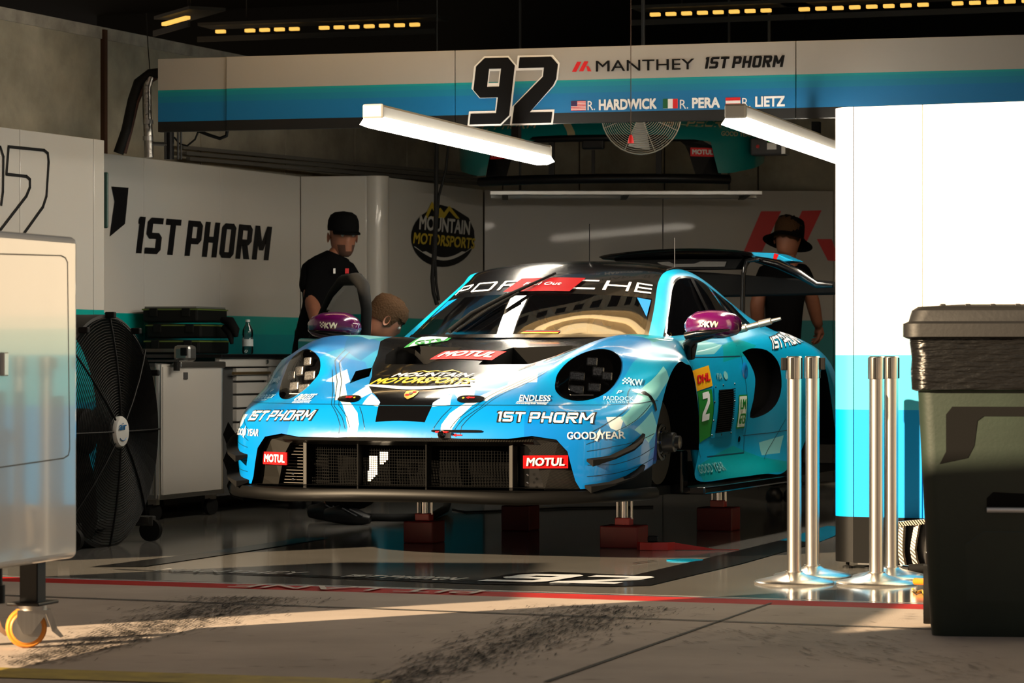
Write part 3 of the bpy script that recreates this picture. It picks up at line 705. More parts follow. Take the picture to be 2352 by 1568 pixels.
for i in range(20):
    f = (i + .5) / 20; a = Vector((-.868, .93, .370)).lerp(Vector((-.955, .93, .578)), f); b = Vector((-1.118, .93, .374)).lerp(Vector((-1.228, .93, .586)), f)
    a = bodypt(a, 'left', .012); b = bodypt(b, 'left', .012); mb.bar(a, b, .006, .004)
mb.build('vent_louvres', m_mesh, vp)['kind'] = 'stuff'
for q in ((-.82, .36), (-.98, .36), (-1.14, .365), (-.845, .43), (-.87, .52), (-.92, .593), (-1.05, .6), (-1.25, .605), (-1.21, .52), (-1.17, .43)):
    a = bodypt((q[0], .95, q[1]), 'left', .006); MB().lathe([(.006, 0), (.005, .003), (0, .004)], 10, a, (0, 1, 0)).build('bolt', m_cblack, vp)
lm = stick(rect(1, 1), (-1.235, .90, .383), (-1.375, .90, .384), (-1.304, .895, .55), 'left', m_green, 'class_plate')
stick(rect(1, 1), (-1.249, .90, .391), (-1.369, .90, .392), (-1.306, .895, .543), 'left', M('plate_cream', (.62, .70, .60), .4), 'plate_field', .005, parent=lm)
stick(font_geom('LM', 2, 1.2, .022), (-1.295, .90, .478), (-1.385, .90, .478), (-1.312, .895, .528), 'left', m_green, 'lettering', .007, parent=lm)
stick(font_geom('GT3', 2, 1.2, .022), (-1.268, .90, .405), (-1.362, .90, .405), (-1.290, .895, .458), 'left', m_green, 'lettering', .007, parent=lm)
stick(font_geom('FIA', 2, 1, .018), (-.98, .88, .63), (-1.07, .88, .63), (-.98, .88, .66), 'left', m_mint, 'sponsor_lettering')
stick(poly(ellipse((.5, .5), .5, .5, 16)), (-1.10, .88, .628), (-1.17, .88, .628), (-1.10, .88, .67), 'left', m_mint, 'round_sticker')
stick(ph2, (-1.86, .93, .775), (-2.42, .93, .815), (-1.92, .86, .845), 'left', m_dk, off=.002); stick(ph, (-1.87, .93, .78), (-2.42, .93, .82), (-1.92, .86, .84), 'left', m_dw)
hd = MB(); hd.lathe([(0, .0), (.03, .008), (.045, .004), (.05, 0)], 20, bodypt((-1.47, .95, .665), 'left', .0), (0, 1, 0)); hd.build('door_handle', m_cyan, car, smooth=60)
stick(poly(ellipse((.5, .5), .5, .5, 12)), (-1.27, .9, .315), (-1.31, .9, .315), (-1.28, .9, .345), 'left', m_cblack, 'jack_point')
mk = stick(poly([(0, 1), (.8, 1), (.95, .1), (.7, 0), (.55, .75)]), (.425, .97, .495), (.36, .985, .495), (.42, .955, .585), 'left', m_cblack, 'side_marker', .006)
# ---- lamps: LED modules behind the lens
m_led = M('led_cell', (.24, .24, .24), .3, metal=.6, var=.8, vscale=160); m_ledbar = M('led_bar', (.8, .8, .8), .3)
for sgn in (1, -1):
    pk = lens_faces[sgn]
    for (y, z, w, h) in ((.655, .655, .07, .042), (.735, .675, .055, .045), (.775, .655, .05, .04), (.665, .595, .07, .042), (.735, .605, .06, .04), (.70, .72, .05, .04)):
        x = .43 - (z - .66) * .8 - (y - .71) * .5
        rot = Matrix.Rotation(R(-12), 3, 'Y') @ Matrix.Rotation(R(22 * sgn), 3, 'Z')
        MB().box((x, y * sgn, z), (.02, w, h), 0, rot).build('led_module', m_led, pk, bevel=.006)
    MB().bar((.56, .62 * sgn, .572), (.50, .745 * sgn, .572), .005, .005).build('led_strip', m_ledbar, pk)
# rim lip round the lamp
# ---- bumper opening: carbon cheeks, dividers, mesh, louvres
fx = lambda y: 1.0 - .05 * (abs(y) / .4) ** 2 * .9 if abs(y) < .4 else .955 - (abs(y) - .4) * .36 - max(0, abs(y) - .66) * .45
for sgn in (1, -1):
    pr = [(.795, .158), (.77, .20), (.742, .325), (.698, .378), (.60, .392), (.52, .378), (.57, .352), (.605, .30), (.63, .20), (.64, .158)]
    mb = MB(); top = [(fx(y) - .002 - .012 * (1 if i > 5 else 0), y * sgn, z) for i, (y, z) in enumerate(pr)]; k = len(pr)
    mb.add(top + [(x - .05, y, z) for x, y, z in top], [tuple(range(k))] + [(i, (i + 1) % k, k + (i + 1) % k, k + i) for i in range(k)])
    ck = mb.build('carbon_cheek', m_carbon if sgn < 0 else m_carbon, car)
def bump(y, z, off=.004): return Vector((fx(y) + off, y, z))
for sgn in (1, -1):
    ys = (.562, .735) if sgn > 0 else (-.735, -.575)
    a, b = bump(ys[0], .256, .012), bump(ys[1], .256, .012)
    mb = MB(); d = (b - a); mb.prism([(0, 0), (1, 0), (1, .056), (0, .056)], a, d, Vector((0, 0, 1)), .008); pl = mb.build('sponsor_plate', m_dr, car)
    g = font_geom('MOTUL', .86, .036, .03, .1); put(g, lambda u, v: a + d * (u + .07) + Vector((.0035, 0, v + .010)), 'lettering', m_dw, pl)
mb = MB(); n = 24
for i in range(n + 1):
    y = -.60 + 1.2 * i / n; mb.add([(fx(y) - .005, y, .388), (fx(y) + .012, y, .372), (fx(y) - .03, y, .352), (fx(y) - .07, y, .36)], [])
mb.f = [(4 * i + j, 4 * i + (j + 1) % 4, 4 * i + 4 + (j + 1) % 4, 4 * i + 4 + j) for i in range(n) for j in range(4)]; mb.m = [0] * len(mb.f)
mb.build('grille_lip', m_carbon, car, smooth=40)
for y in (-.485, -.20, .13, .50):
    MB().box((fx(y) - .05, y, .26), (.06, .02 if abs(y) > .4 else .008, .21)).build('grille_divider', m_carbon if abs(y) > .4 else m_matt, car, bevel=.003)
m_slat = M('louvre_metal', (.10, .09, .08), .4, metal=.8)
for i in range(13):
    z = .175 + i * .0142; y0 = -.625 + max(0, z - .27) * .55
    MB().bar((fx(.6) - .055, y0, z), (fx(.5) - .055, -.497, z), .012, .003).build('louvre', m_slat, car)
mb = MB()                                                                     # wire mesh of the centre duct
for y0, y1, st in ((-.475, -.21, .0125), (-.19, .12, .0125), (.14, .49, .0125)):
    y = y0
    while y < y1: mb.box((fx(y) - .075, y, .265), (.002, .002, .20)); y += st
    for k in range(17):
        z = .165 + k * .0125; n = 4
        for i in range(n):
            a = y0 + (y1 - y0) * i / n; b = y0 + (y1 - y0) * (i + 1) / n; mb.bar((fx(a) - .075, a, z), (fx(b) - .075, b, z), .002, .002)
mb.build('wire_mesh', m_mesh, car)['kind'] = 'stuff'
mb = MB()                                                                     # white emblem sprayed through the mesh: rows of small squares
E1p = [(-.105, .335), (-.055, .335), (-.06, .205), (-.095, .16), (-.125, .15), (-.11, .30)]; E2p = [(-.045, .37), (.005, .37), (-.002, .305), (-.03, .275), (-.052, .265), (-.045, .32)]
for i in range(-18, 0):
    for k in range(16):
        y, z = i * .0105, .185 + k * .0095
        if any(inside((y, z), [(-.175 + (a + .125) * .82, .190 + (b - .15) * .60) for a, b in E]) for E in (E1p, E2p)):
            mb.box((fx(y) - .068, y, z), (.002, .0080, .0072))
mb.build('mesh_emblem', m_dw, car)['kind'] = 'stuff'
for y, z in ((-.56, .19), (-.56, .215), (.565, .19), (.565, .225)):
    MB().lathe([(.006, 0), (.006, .003), (0, .006)], 10, (fx(y) - .03, y, z), (1, 0, 0)).build('bolt', m_chrome, car, smooth=50)
MB().box((fx(.57) - .08, .57, .265), (.02, .13, .20)).build('blanking_plate', m_cblack, car)
# ---- splitter, floor, skirts
sp = [(1.03, 0), (1.02, .2), (1.0, .4), (.962, .55), (.91, .69), (.845, .815), (.765, .90), (.665, .965), (.565, 1.0), (.475, 1.015), (.42, 1.015), (.40, .96), (.40, .5), (.40, 0)]
full = sp + [(x, -y) for x, y in reversed(sp[1:-1])]
mb = MB(); k = len(full)
def spz(x, y): return .012 * max(0, 1 - abs(abs(y) - .55) / .4) * -1
lv = [(0.0, .108), (.012, .120), (.012, .146), (0.0, .162)]
for off, z in lv:
    for x, y in full:
        r = math.hypot(x - .4, y); e = off if x > .41 else 0
        mb.v.append((x + e * (x - .4) / max(r, .1), y + e * y / max(r, .1), z + spz(x, y)))
for l in range(3):
    for i in range(k): j = (i + 1) % k; mb.f.append((l * k + i, l * k + j, (l + 1) * k + j, (l + 1) * k + i))
mb.f += [tuple(range(k))[::-1], tuple(range(3 * k, 4 * k))]; mb.m = [0] * len(mb.f)
mb.build('splitter', M('satin_carbon', (.002, .0019, .0018), .45, spec=.16, bump=.03, bscale=300), car, smooth=50)
MB().box((-1.5, 0, .118), (3.9, 1.7, .04)).build('undertray', m_matt, car)
for sgn in (1, -1):
    mb = MB(); pts = [(-.36, .93), (-.38, 1.0), (-.6, 1.01), (-1.9, 1.01), (-2.05, .95), (-2.05, .8), (-.36, .8)]
    mb.prism([(x, y * sgn) for x, y in (pts if sgn > 0 else pts[::-1])], (0, 0, .128), (1, 0, 0), (0, 1, 0), .035); mb.build('side_skirt', m_cblack, car, bevel=.008)
# black blade between the painted corner and the splitter
for sgn in (1, -1):
    e = [HB[0][j] for j in range(32, len(HB[0]))]; mb = MB(); k = len(e)
    mb.add([(p.x, p.y * sgn, p.z + .004) for p in e] + [(p.x, (p.y - .006) * sgn, .15) for p in e], [(i, i + 1, k + i + 1, k + i) for i in range(k - 1)]); mb.build('corner_blade', m_matt, car, smooth=40)
# ---- canards
for sgn in (1, -1):
    for path in ([(.80, .815, .298), (.721, .89, .31), (.636, .942, .345), (.575, .965, .375), (.515, .98, .405)], [(.805, .808, .183), (.718, .89, .195), (.632, .942, .220), (.57, .965, .243), (.515, .98, .268)]):
        mb = MB(); n = len(path); V = []
        for i, p in enumerate(path):
            t = Vector(path[min(i + 1, n - 1)]) - Vector(path[max(i - 1, 0)]); o = Vector((-t.y, t.x, 0)).normalized() * -1
            if o.y < 0: o = -o
            w = .062 * (1 - .75 * (i / (n - 1)) ** 3); h = .016
            p = Vector(p); V += [p, p + o * w + Vector((0, 0, -.004)), p + o * w + Vector((0, 0, -.004 - (.03 if i == 0 else .010))), p + Vector((0, 0, -.012))]
        mb.v = [(q.x, q.y * sgn, q.z) for q in V]
        mb.f = [(4 * i + j, 4 * i + (j + 1) % 4, 4 * i + 4 + (j + 1) % 4, 4 * i + 4 + j) for i in range(n - 1) for j in range(4)] + [(0, 1, 2, 3), (4 * n - 4, 4 * n - 3, 4 * n - 2, 4 * n - 1)]; mb.m = [0] * len(mb.f)
        mb.build('canard', m_matt, car, bevel=.002)
    if sgn < 0:
        for z, x in ((.36, .50), (.24, .50), (.12, .46)):
            mb = MB(); mb.prism([(0, 0), (.10, .02), (.13, .07), (.09, .13), (.03, .07)], (x, -1.0, z - .05), (-.3, -.95, 0) and Vector((.25, -.55, 0)), Vector((0, 0, 1)), .012); mb.build('dive_plane', m_matt, car, bevel=.003)
# ---- wheel wells with brake and hub
def well(i0, i1, sgn, yin):
    lip = [HB[i][-1] for i in range(i0, i1 + 1)]; lip = [Vector((p.x, p.y * sgn, p.z)) for p in lip]; k = len(lip)
    mb = MB(); inn = [Vector((p.x, yin * sgn, p.z)) for p in lip]; mb.add(lip + inn, [(i, i + 1, k + i + 1, k + i) for i in range(k - 1)]); mb.add(inn, [tuple(range(k))])
    mb.build('wheel_well', m_void, car)
for sgn in (1, -1): well(0, 70, sgn, .50); well(7 * 14 + 2, 7 * 18, sgn, .55)
hub = MB(); hub.lathe([(.07, -.02), (.075, .0), (.195, .0), (.195, .03), (.075, .03), (.07, .06)], 40, (0, .86, .35), (0, 1, 0)); hub = hub.build('brake_disc', M('brake_iron', (.025, .024, .022), .45, metal=.8), car, smooth=35)
MB().lathe([(.085, 0), (.085, .04), (.05, .05), (.045, .10), (.03, .105), (.03, .125), (0, .13)], 24, (0, .87, .35), (0, 1, 0)).build('hub', M('hub_dark', (.12, .12, .12), .35, metal=.9), car, smooth=35)
for i in range(8):
    g = i * math.pi / 4; MB().cyl((.065 * math.cos(g), .90, .35 + .065 * math.sin(g)), (.065 * math.cos(g), .925, .35 + .065 * math.sin(g)), .008, n=8).build('wheel_pin', m_chrome, hub)
MB().box((.15, .87, .36), (.10, .10, .22)).build('brake_caliper', M('caliper_blue', (.0, .03, .22), .35, coat=.5), car, bevel=.02)
MB().lathe([(.20, -.02), (.205, .0), (.2, .02)], 32, (.0, .77, .35), (0, 1, 0)).build('brake_drum_shield', m_matt, car)
mb = MB(); mb.tube([(-.30, .62, .16), (-.05, .78, .22)], .015, 8).tube([(-.3, .6, .42), (-.02, .78, .44)], .014, 8).tube([(.28, .6, .2), (.03, .78, .24)], .014, 8); mb.build('wishbone', m_matt, car)
MB().box((-.355, .85, .20), (.09, .12, .20)).build('sill_bracket', m_cblack, car, bevel=.01)

# ---- greenhouse
gh = [
 [(-.42, 0, .832), (-.45, .25, .832), (-.54, .48, .834), (-.665, .625, .836), (-.722, .682, .836), (-.735, .70, .83), (-.75, .72, .82)],
 [(-.74, 0, 1.0), (-.76, .24, .995), (-.83, .45, .985), (-.915, .575, .975), (-.962, .632, .962), (-.965, .675, .90), (-.955, .72, .83)],
 [(-1.10, 0, 1.160), (-1.11, .22, 1.155), (-1.145, .41, 1.143), (-1.18, .515, 1.122), (-1.22, .570, 1.10), (-1.21, .64, .98), (-1.2, .73, .84)],
 [(-1.32, 0, 1.222), (-1.32, .22, 1.216), (-1.33, .41, 1.20), (-1.34, .515, 1.178), (-1.36, .575, 1.15), (-1.36, .645, 1.0), (-1.36, .735, .85)],
 [(-1.62, 0, 1.235), (-1.62, .22, 1.23), (-1.62, .41, 1.212), (-1.62, .52, 1.185), (-1.62, .585, 1.14), (-1.62, .655, 1.0), (-1.62, .74, .86)],
 [(-1.95, 0, 1.20), (-1.95, .22, 1.195), (-1.95, .41, 1.175), (-1.95, .52, 1.14), (-1.95, .59, 1.075), (-1.95, .665, .97), (-1.95, .75, .872)],
 [(-2.30, 0, 1.125), (-2.30, .22, 1.12), (-2.30, .41, 1.095), (-2.30, .52, 1.06), (-2.30, .60, .995), (-2.30, .685, .925), (-2.30, .76, .868)],
 [(-2.65, 0, 1.02), (-2.65, .22, 1.012), (-2.65, .41, .99), (-2.65, .54, .96), (-2.65, .62, .92), (-2.65, .70, .885), (-2.65, .76, .85)],
 [(-3.05, 0, .90), (-3.05, .22, .895), (-3.05, .41, .88), (-3.05, .54, .865), (-3.05, .62, .85), (-3.05, .70, .83), (-3.05, .75, .80)],
]
HG = surface(gh, 6, 6)
def gp(r, c, off=0.0):
    "point of the greenhouse at row r, signed column c"
    sg = 1 if c >= 0 else -1; c = abs(c); i, j = min(int(r), len(HG) - 2), min(int(c), len(HG[0]) - 2); a, b = r - i, c - j
    p = (HG[i][j] * (1 - a) + HG[i + 1][j] * a) * (1 - b) + (HG[i][j + 1] * (1 - a) + HG[i + 1][j + 1] * a) * b
    if off:
        q = HG[i + 1][j] - HG[i][j]; s = HG[i][j + 1] - HG[i][j]; n = q.cross(s).normalized()
        if n.z < 0 and abs(n.z) > .05: n = -n
        if n.z < .3 and n.y < 0: n = -n
        p = p + n * off
    return Vector((p.x, p.y * sg, p.z))
def gpart(name, r0, r1, c0, c1, mats, sides=(1, -1), parent=car, off=0.0, step=1.0):
    mb = MB(); nr, nc = max(1, round((r1 - r0) / step)), max(1, round((c1 - c0) / step))
    for sg in ((1,) if c0 < 0 else sides):
        o = len(mb.v)
        for i in range(nr + 1):
            for j in range(nc + 1):
                c = (c0 + (c1 - c0) * j / nc); mb.v.append(tuple(gp(r0 + (r1 - r0) * i / nr, (c if c0 < 0 else (c + 1e-6) * sg), off)))
        mb.f += [(o + i * (nc + 1) + j, o + i * (nc + 1) + j + 1, o + (i + 1) * (nc + 1) + j + 1, o + (i + 1) * (nc + 1) + j) for i in range(nr) for j in range(nc)]
    mb.m = [0] * len(mb.f); bm_o = mb.build(name, mats, parent, smooth=40); return bm_o
m_wsg = glassy('windshield_glass', (.55, .58, .58), clear=.75); m_sideg = glassy('side_glass', (.35, .36, .36), clear=.5)
ws = gpart('windshield', 0, 8, -17, 17, m_wsg)
gpart('sun_strip', 8, 12, -17, 17, m_cblack)
for sg in (1, -1): gpart('windshield_frame', 0, 12, 17, 18, m_cblack, sides=(sg,))
gpart('cowl', -.0, .6, -18, 18, m_cblack, off=.004, step=.6)
gpart('roof_panel', 12, 46, -18, 18, m_cblack)
for sg in (1, -1):
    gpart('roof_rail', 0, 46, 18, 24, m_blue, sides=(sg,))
    if sg > 0:
        gpart('side_window', 1.2, 34, 24.6, 34.5, m_sideg, sides=(sg,))
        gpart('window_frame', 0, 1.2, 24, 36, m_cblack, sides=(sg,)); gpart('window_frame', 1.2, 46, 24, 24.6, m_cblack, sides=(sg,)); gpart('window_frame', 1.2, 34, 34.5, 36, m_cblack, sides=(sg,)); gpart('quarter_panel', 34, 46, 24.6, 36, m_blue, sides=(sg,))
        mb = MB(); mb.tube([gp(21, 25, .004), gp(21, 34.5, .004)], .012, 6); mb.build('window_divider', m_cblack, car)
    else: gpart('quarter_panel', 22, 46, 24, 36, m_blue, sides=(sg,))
# PORSCHE lettering on the strip, red plate, wiper, stickers
vs, fs = block_geom('PORSCHE', 33, 1, .24, .15, shear=.0, aspect=2.0, gap=.55, cham=.2)
put((vs, fs), lambda u, v: gp(8.75 + v * 1.75, u - 16.5, .004), 'windshield_lettering', m_dw, car)
pl = MB(); n = 10
for i in range(n + 1):
    c = -5.2 + 9.0 * i / n
    pl.v += [tuple(gp(8.05, c - .0, .012)), tuple(gp(10.6, c + 1.0, .012))]
pl.f = [(2 * i, 2 * i + 2, 2 * i + 3, 2 * i + 1) for i in range(n)]; pl.m = [0] * n
plate = pl.build('fuel_plate', M('plate_dark_red', (.15, .002, .004), .6, spec=.05), car, smooth=60)
put(font_geom('Fuel Out', 5, 1, .0), lambda u, v: gp(9.05 + v * .55, -3.0 + u + v * .2, .015), 'lettering', m_dw, plate)
w = MB(); w.tube([gp(.3, -8, .03), gp(3, -6.3, .045), gp(6.0, -3.8, .04), gp(11.2, .3, .02)], [.014, .012, .010, .006], 8); wiper = w.build('wiper', m_matt, car, smooth=60)
w = MB(); w.tube([gp(.3, -7, .03), gp(4.0, -4.6, .035), gp(7.2, -2.3, .03)], .006, 6); w.build('wiper_link', m_matt, wiper)
w = MB(); w.tube([gp(2.0, -7.4, .02), gp(4, -6.4, .02), gp(7.5, -4.2, .018)], .007, 6); w.build('wiper_blade', m_matt, wiper)
for sg in (1, -1):
    vs = [gp(4.2, 16.6 * sg, .004), gp(7.6, 16.8 * sg, .004), gp(7.8, 13.6 * sg, .004)]; mb = MB(); mb.add(vs, [(0, 1, 2)]); mb.build('corner_sticker', m_cyan, car)
vs = [gp(.75, 1.0, .004), gp(1.3, 1.6, .004), gp(1.3, 5.6, .004), gp(.75, 5.4, .004)]
for i, m in enumerate((m_yel, m_dr, m_dk)):
    mb = MB(); f0, f1 = i / 3, (i + 1) / 3; mb.add([vs[0].lerp(vs[1], f0), vs[3].lerp(vs[2], f0), vs[3].lerp(vs[2], f1), vs[0].lerp(vs[1], f1)], [(0, 1, 2, 3)]); mb.build('flag_stripe', m, car)
MB().cyl((-1.55, .02, 1.23), (-1.55, .02, 1.43), .0025, n=6).build('roof_antenna', m_cblack, car)
MB().cyl((-1.75, .42, 1.20), (-1.75, .42, 1.36), .002, n=6).build('roof_antenna', m_steel, car)
# cockpit: seat, roll cage, wheel
m_cage = M('cage_tube', (.03, .03, .032), .5)
mb = MB()
for pts in ([(-.72, .56, .70), (-.95, .53, .93), (-1.25, .47, 1.10), (-1.7, .45, 1.12), (-2.4, .42, .8)], [(-1.72, .55, .5), (-1.72, .5, 1.0), (-1.70, .36, 1.14), (-1.7, 0, 1.17)], [(-1.72, .55, .5), (-1.72, 0, 1.10)]):
    for sg in (1, -1): mb.tube([(x, y * sg, z) for x, y, z in pts], .02, 8)
mb.tube([(-1.28, -.46, 1.10), (-1.26, 0, 1.14), (-1.28, .46, 1.10)], .02, 8); mb.build('roll_cage', m_cage, car, smooth=60)
mb = MB(); mb.box((-1.45, .34, .62), (.5, .44, .14)).box((-1.68, .34, .82), (.14, .46, .52)).box((-1.70, .34, 1.05), (.12, .30, .14)).box((-1.60, .12, 1.0), (.2, .05, .2)).box((-1.60, .56, 1.0), (.2, .05, .2)); mb.build('driver_seat', m_matt, car, bevel=.03)
mb = MB(); mb.tube([(-1.05 + .04 * math.sin(a), .34 + .15 * math.cos(a), .88 + .10 * math.sin(a)) for a in [i * math.pi / 10 for i in range(20)]], .014, 8, closed=True); mb.build('steering_wheel', m_rubber, car, smooth=60)
MB().box((-.85, 0, .78), (.3, 1.1, .12)).build('dashboard', m_matt, car, bevel=.03)
# ---- mirrors
m_purple = M('purple_gloss', (.07, .002, .05), .2, coat=1.0)
for sgn in (1, -1):
    C = Vector((-.56, .985 * sgn, .895)); mb = MB(); prof = [(-1.0, .30, -.25), (-.86, .62, -.1), (-.55, .92, 0), (-.1, 1.0, .05), (.4, .95, .05), (.8, .72, 0), (.98, .42, -.1), (1.0, .2, -.15)]
    # profile along y: (position, size, height shift); inner end thicker
    n = 16
    for (t, s, dz) in prof:
        for j in range(n):
            g = 2 * math.pi * j / n; cx, cz = math.cos(g), math.sin(g)
            mb.v.append(tuple(C + Vector((.085 * s * math.copysign(abs(cx) ** .8, cx), -.135 * t * -1 * sgn, .070 * s * math.copysign(abs(cz) ** .8, cz) + dz * .03))))
    k = len(prof); mb.f = [(i * n + j, i * n + (j + 1) % n, (i + 1) * n + (j + 1) % n, (i + 1) * n + j) for i in range(k - 1) for j in range(n)] + [tuple(range(n)), tuple((k - 1) * n + j for j in range(n))]; mb.m = [0] * len(mb.f)
    mi = mb.build('wing_mirror', m_purple, car, smooth=60)
    ar = MB(); P = [(-.52, 1.0, .850), (-.53, .90, .838), (-.55, .872, .80), (-.58, .868, .735)]; ar.tube([(x, y * sgn, z) for x, y, z in P], [.018, .034, .036, .02], 10); ar.build('mirror_arm', m_cblack, mi, smooth=60)
    ar = MB(); P = [(-.485, 1.09, .872), (-.47, 1.02, .862), (-.475, .93, .853), (-.49, .87, .843)]; ar.tube([(x, y * sgn, z) for x, y, z in P], [.004, .012, .016, .018], 8); ar.build('mirror_trim', m_cblack, mi, smooth=60)
    xs = -.472
    def mface(u, v, sgn=sgn): return Vector((-.466 - .022 * ((u - .5) * 2) ** 2 - .7 * (v - .012) ** 2 * 4, (.985 + (u - .5) * .115) * sgn, .882 + v))
    fl_ = (lambda u: u) if sgn > 0 else (lambda u: 1 - u)
    put(font_geom('KW', .62, .030, .035, .15), lambda u, v: mface(fl_(u + .36), v), 'mirror_lettering', M('sticker_cream', (.70, .62, .48), .4), mi)
    put(([(x / 12, y * .0075) for x, y in chk[0]], chk[1]), lambda u, v: mface(fl_(u + .02), v + .004), 'mirror_check', MATS['sticker_cream'], mi)
# ---- fuel probe on the left shoulder
mb = MB(); a, b = Vector((-1.50, .80, .87)), Vector((-1.50, 1.06, .935))
mb.tube([a, a.lerp(b, .3), a.lerp(b, .32), a.lerp(b, .55), a.lerp(b, .57), a.lerp(b, .8), a.lerp(b, .82), b], [.020, .020, .015, .015, .019, .017, .010, .008], 12); mb.build('air_fitting', m_alu, car, smooth=35)
# ---- rear wing
mb = MB(); n = 14
for i in range(n + 1):
    y = -.43 + .92 * i / n; a = 1 - ((y - .05) / .5) ** 2; zt = 1.318 + .035 * max(a, 0) - .02 * (y > .4) * (y - .4) * 6; th = .012 + .05 * max(a, 0) ** .5
    mb.v += [(-3.30, y, zt - .01), (-3.10, y, zt), (-3.02, y, zt - th * .5), (-3.10, y, zt - th), (-3.30, y, zt - .02)]
mb.f = [(5 * i + j, 5 * i + (j + 1) % 5, 5 * i + 5 + (j + 1) % 5, 5 * i + 5 + j) for i in range(n) for j in range(5)] + [tuple(range(5)), tuple(5 * n + j for j in range(5))]; mb.m = [0] * len(mb.f)
wing = mb.build('rear_wing', m_cblack, car, smooth=40)
mb = MB(); mb.prism([(-.20, 1.235), (.36, 1.235), (.40, 1.29), (-.36, 1.29), (-.3, 1.26)], (-3.08, 0, 0), (0, 1, 0), (0, 0, 1), .2); mb.build('engine_cover', m_matt, wing)
mb = MB(); mb.prism([(-.04, 1.247), (.30, 1.247), (.31, 1.275), (.16, 1.278), (.12, 1.265), (-.0, 1.265), (-.03, 1.278), (-.1, 1.275)], (-3.072, 0, 0), (0, 1, 0), (0, 0, 1), .004); mb.build('cover_mesh', weave('hex_mesh', (.008, .008, .008), (.07, .065, .055), 130, .5, 0), wing)
mb = MB(); mb.prism([(-.05, 1.235), (.86, 1.165), (.95, 1.13), (.93, 1.09), (.2, 1.08), (-.05, 1.12)], (-3.12, 0, 0), (0, 1, 0), (0, 0, 1), .22); mb.build('wing_plane', m_matt, wing, bevel=.01)
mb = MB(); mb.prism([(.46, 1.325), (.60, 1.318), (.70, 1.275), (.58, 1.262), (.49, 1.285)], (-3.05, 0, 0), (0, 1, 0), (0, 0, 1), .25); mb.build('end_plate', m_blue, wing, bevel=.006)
mb = MB(); mb.prism([(.595, 1.318), (.62, 1.31), (.60, 1.268), (.585, 1.27)], (-3.046, 0, 0), (0, 1, 0), (0, 0, 1), .02); mb.build('end_plate_mark', m_dr, wing)
mb = MB(); mb.tube([(-3.05, .47, 1.29), (-3.05, .62, 1.255), (-3.05, .74, 1.20), (-3.05, .84, 1.14), (-3.05, .93, 1.135)], [.018, .03, .028, .02, .012], 10); mb.build('wing_tip', m_cblack, wing, smooth=60)
mb = MB(); mb.tube([(-3.0, .52, 1.285), (-2.98, .455, 1.275), (-2.98, .435, 1.20), (-2.98, .43, 1.0), (-3.0, .42, .80)], .014, 8); mb.build('swan_neck', m_cblack, wing, smooth=60)
MB().box((-3.05, -.1, .98), (.1, .03, .45)).build('swan_neck', m_cblack, wing)
# ---- right door, swung open
da = R(40); hinge = Vector((-.72, -.88, 0)); dd = Vector((-math.cos(da), -math.sin(da), 0))
mb = MB(); O = hinge; mb.prism([(0, .22), (0, .82), (.35, .83), (1.08, .84), (1.1, .5), (1.0, .2)], O, dd, Vector((0, 0, 1)), .06); door = mb.build('open_door', m_teal, car, bevel=.015)
fr = [(.02, .83), (.0, .98), (.06, 1.10), (.16, 1.135), (.42, 1.135), (.62, 1.07), (.84, .95), (1.0, .84)]
mb = MB(); mb.tube([O + dd * u + Vector((0, 0, v)) for u, v in fr], [.028, .03, .035, .035, .03, .024, .02, .02], 8); mb.build('door_window_frame', m_matt, door, smooth=60)
mb = MB(); mb.prism([(u, v) for u, v in fr], O - Vector((0, 0, 0)), dd, Vector((0, 0, 1)), .006); mb.build('door_glass', glassy('door_glass', (.75, .75, .75), clear=.8), door)

# ================================================================== BRANDED WALLS
def bands(name, stops, zmax, rough=.32, coat=.25, spec=.5):
    "printed foil: horizontal colour bands by height above the floor"
    m = M(name, (.6, .6, .6), rough, coat=coat, spec=spec); nt = m.node_tree; b = nt.nodes['Principled BSDF']
    tc = nt.nodes.new('ShaderNodeTexCoord'); sx = nt.nodes.new('ShaderNodeSeparateXYZ'); dv = nt.nodes.new('ShaderNodeMath'); dv.operation = 'DIVIDE'; dv.inputs[1].default_value = zmax
    r = nt.nodes.new('ShaderNodeValToRGB'); r.color_ramp.interpolation = 'CONSTANT'; el = r.color_ramp.elements
    while len(el) < len(stops): el.new(.5)
    for e, (z, c) in zip(el, stops): e.position = z / zmax; e.color = (*c, 1)
    nt.links.new(tc.outputs['Object'], sx.inputs[0]); nt.links.new(sx.outputs['Z'], dv.inputs[0]); nt.links.new(dv.outputs[0], r.inputs[0]); nt.links.new(r.outputs[0], b.inputs['Base Color'])
    return m
WHT = (.58, .565, .535)
m_foil_in = bands('wall_foil_inside', [(0, (.01, .01, .01)), (.20, (.0, .18, .30)), (.66, (.0, .27, .31)), (1.035, (.0, .36, .33)), (1.145, WHT)], 2.2)
m_foil_out = bands('wall_foil_front', [(0, (.002, .002, .002)), (.222, (.0, .24, .62)), (.678, (.05, .40, .60)), (.910, (.42, .62, .64)), (1.03, (.68, .75, .74)), (1.09, (.80, .80, .78))], 2.2, rough=.45, coat=.0, spec=.15)
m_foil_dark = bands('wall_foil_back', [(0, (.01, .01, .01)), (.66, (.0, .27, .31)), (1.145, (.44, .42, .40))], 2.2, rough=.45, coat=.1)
def frame(a, b):
    a, b = Vector(a), Vector(b); return (a.x, a.y, 0), math.atan2(b.y - a.y, b.x - a.x), (b - a).length
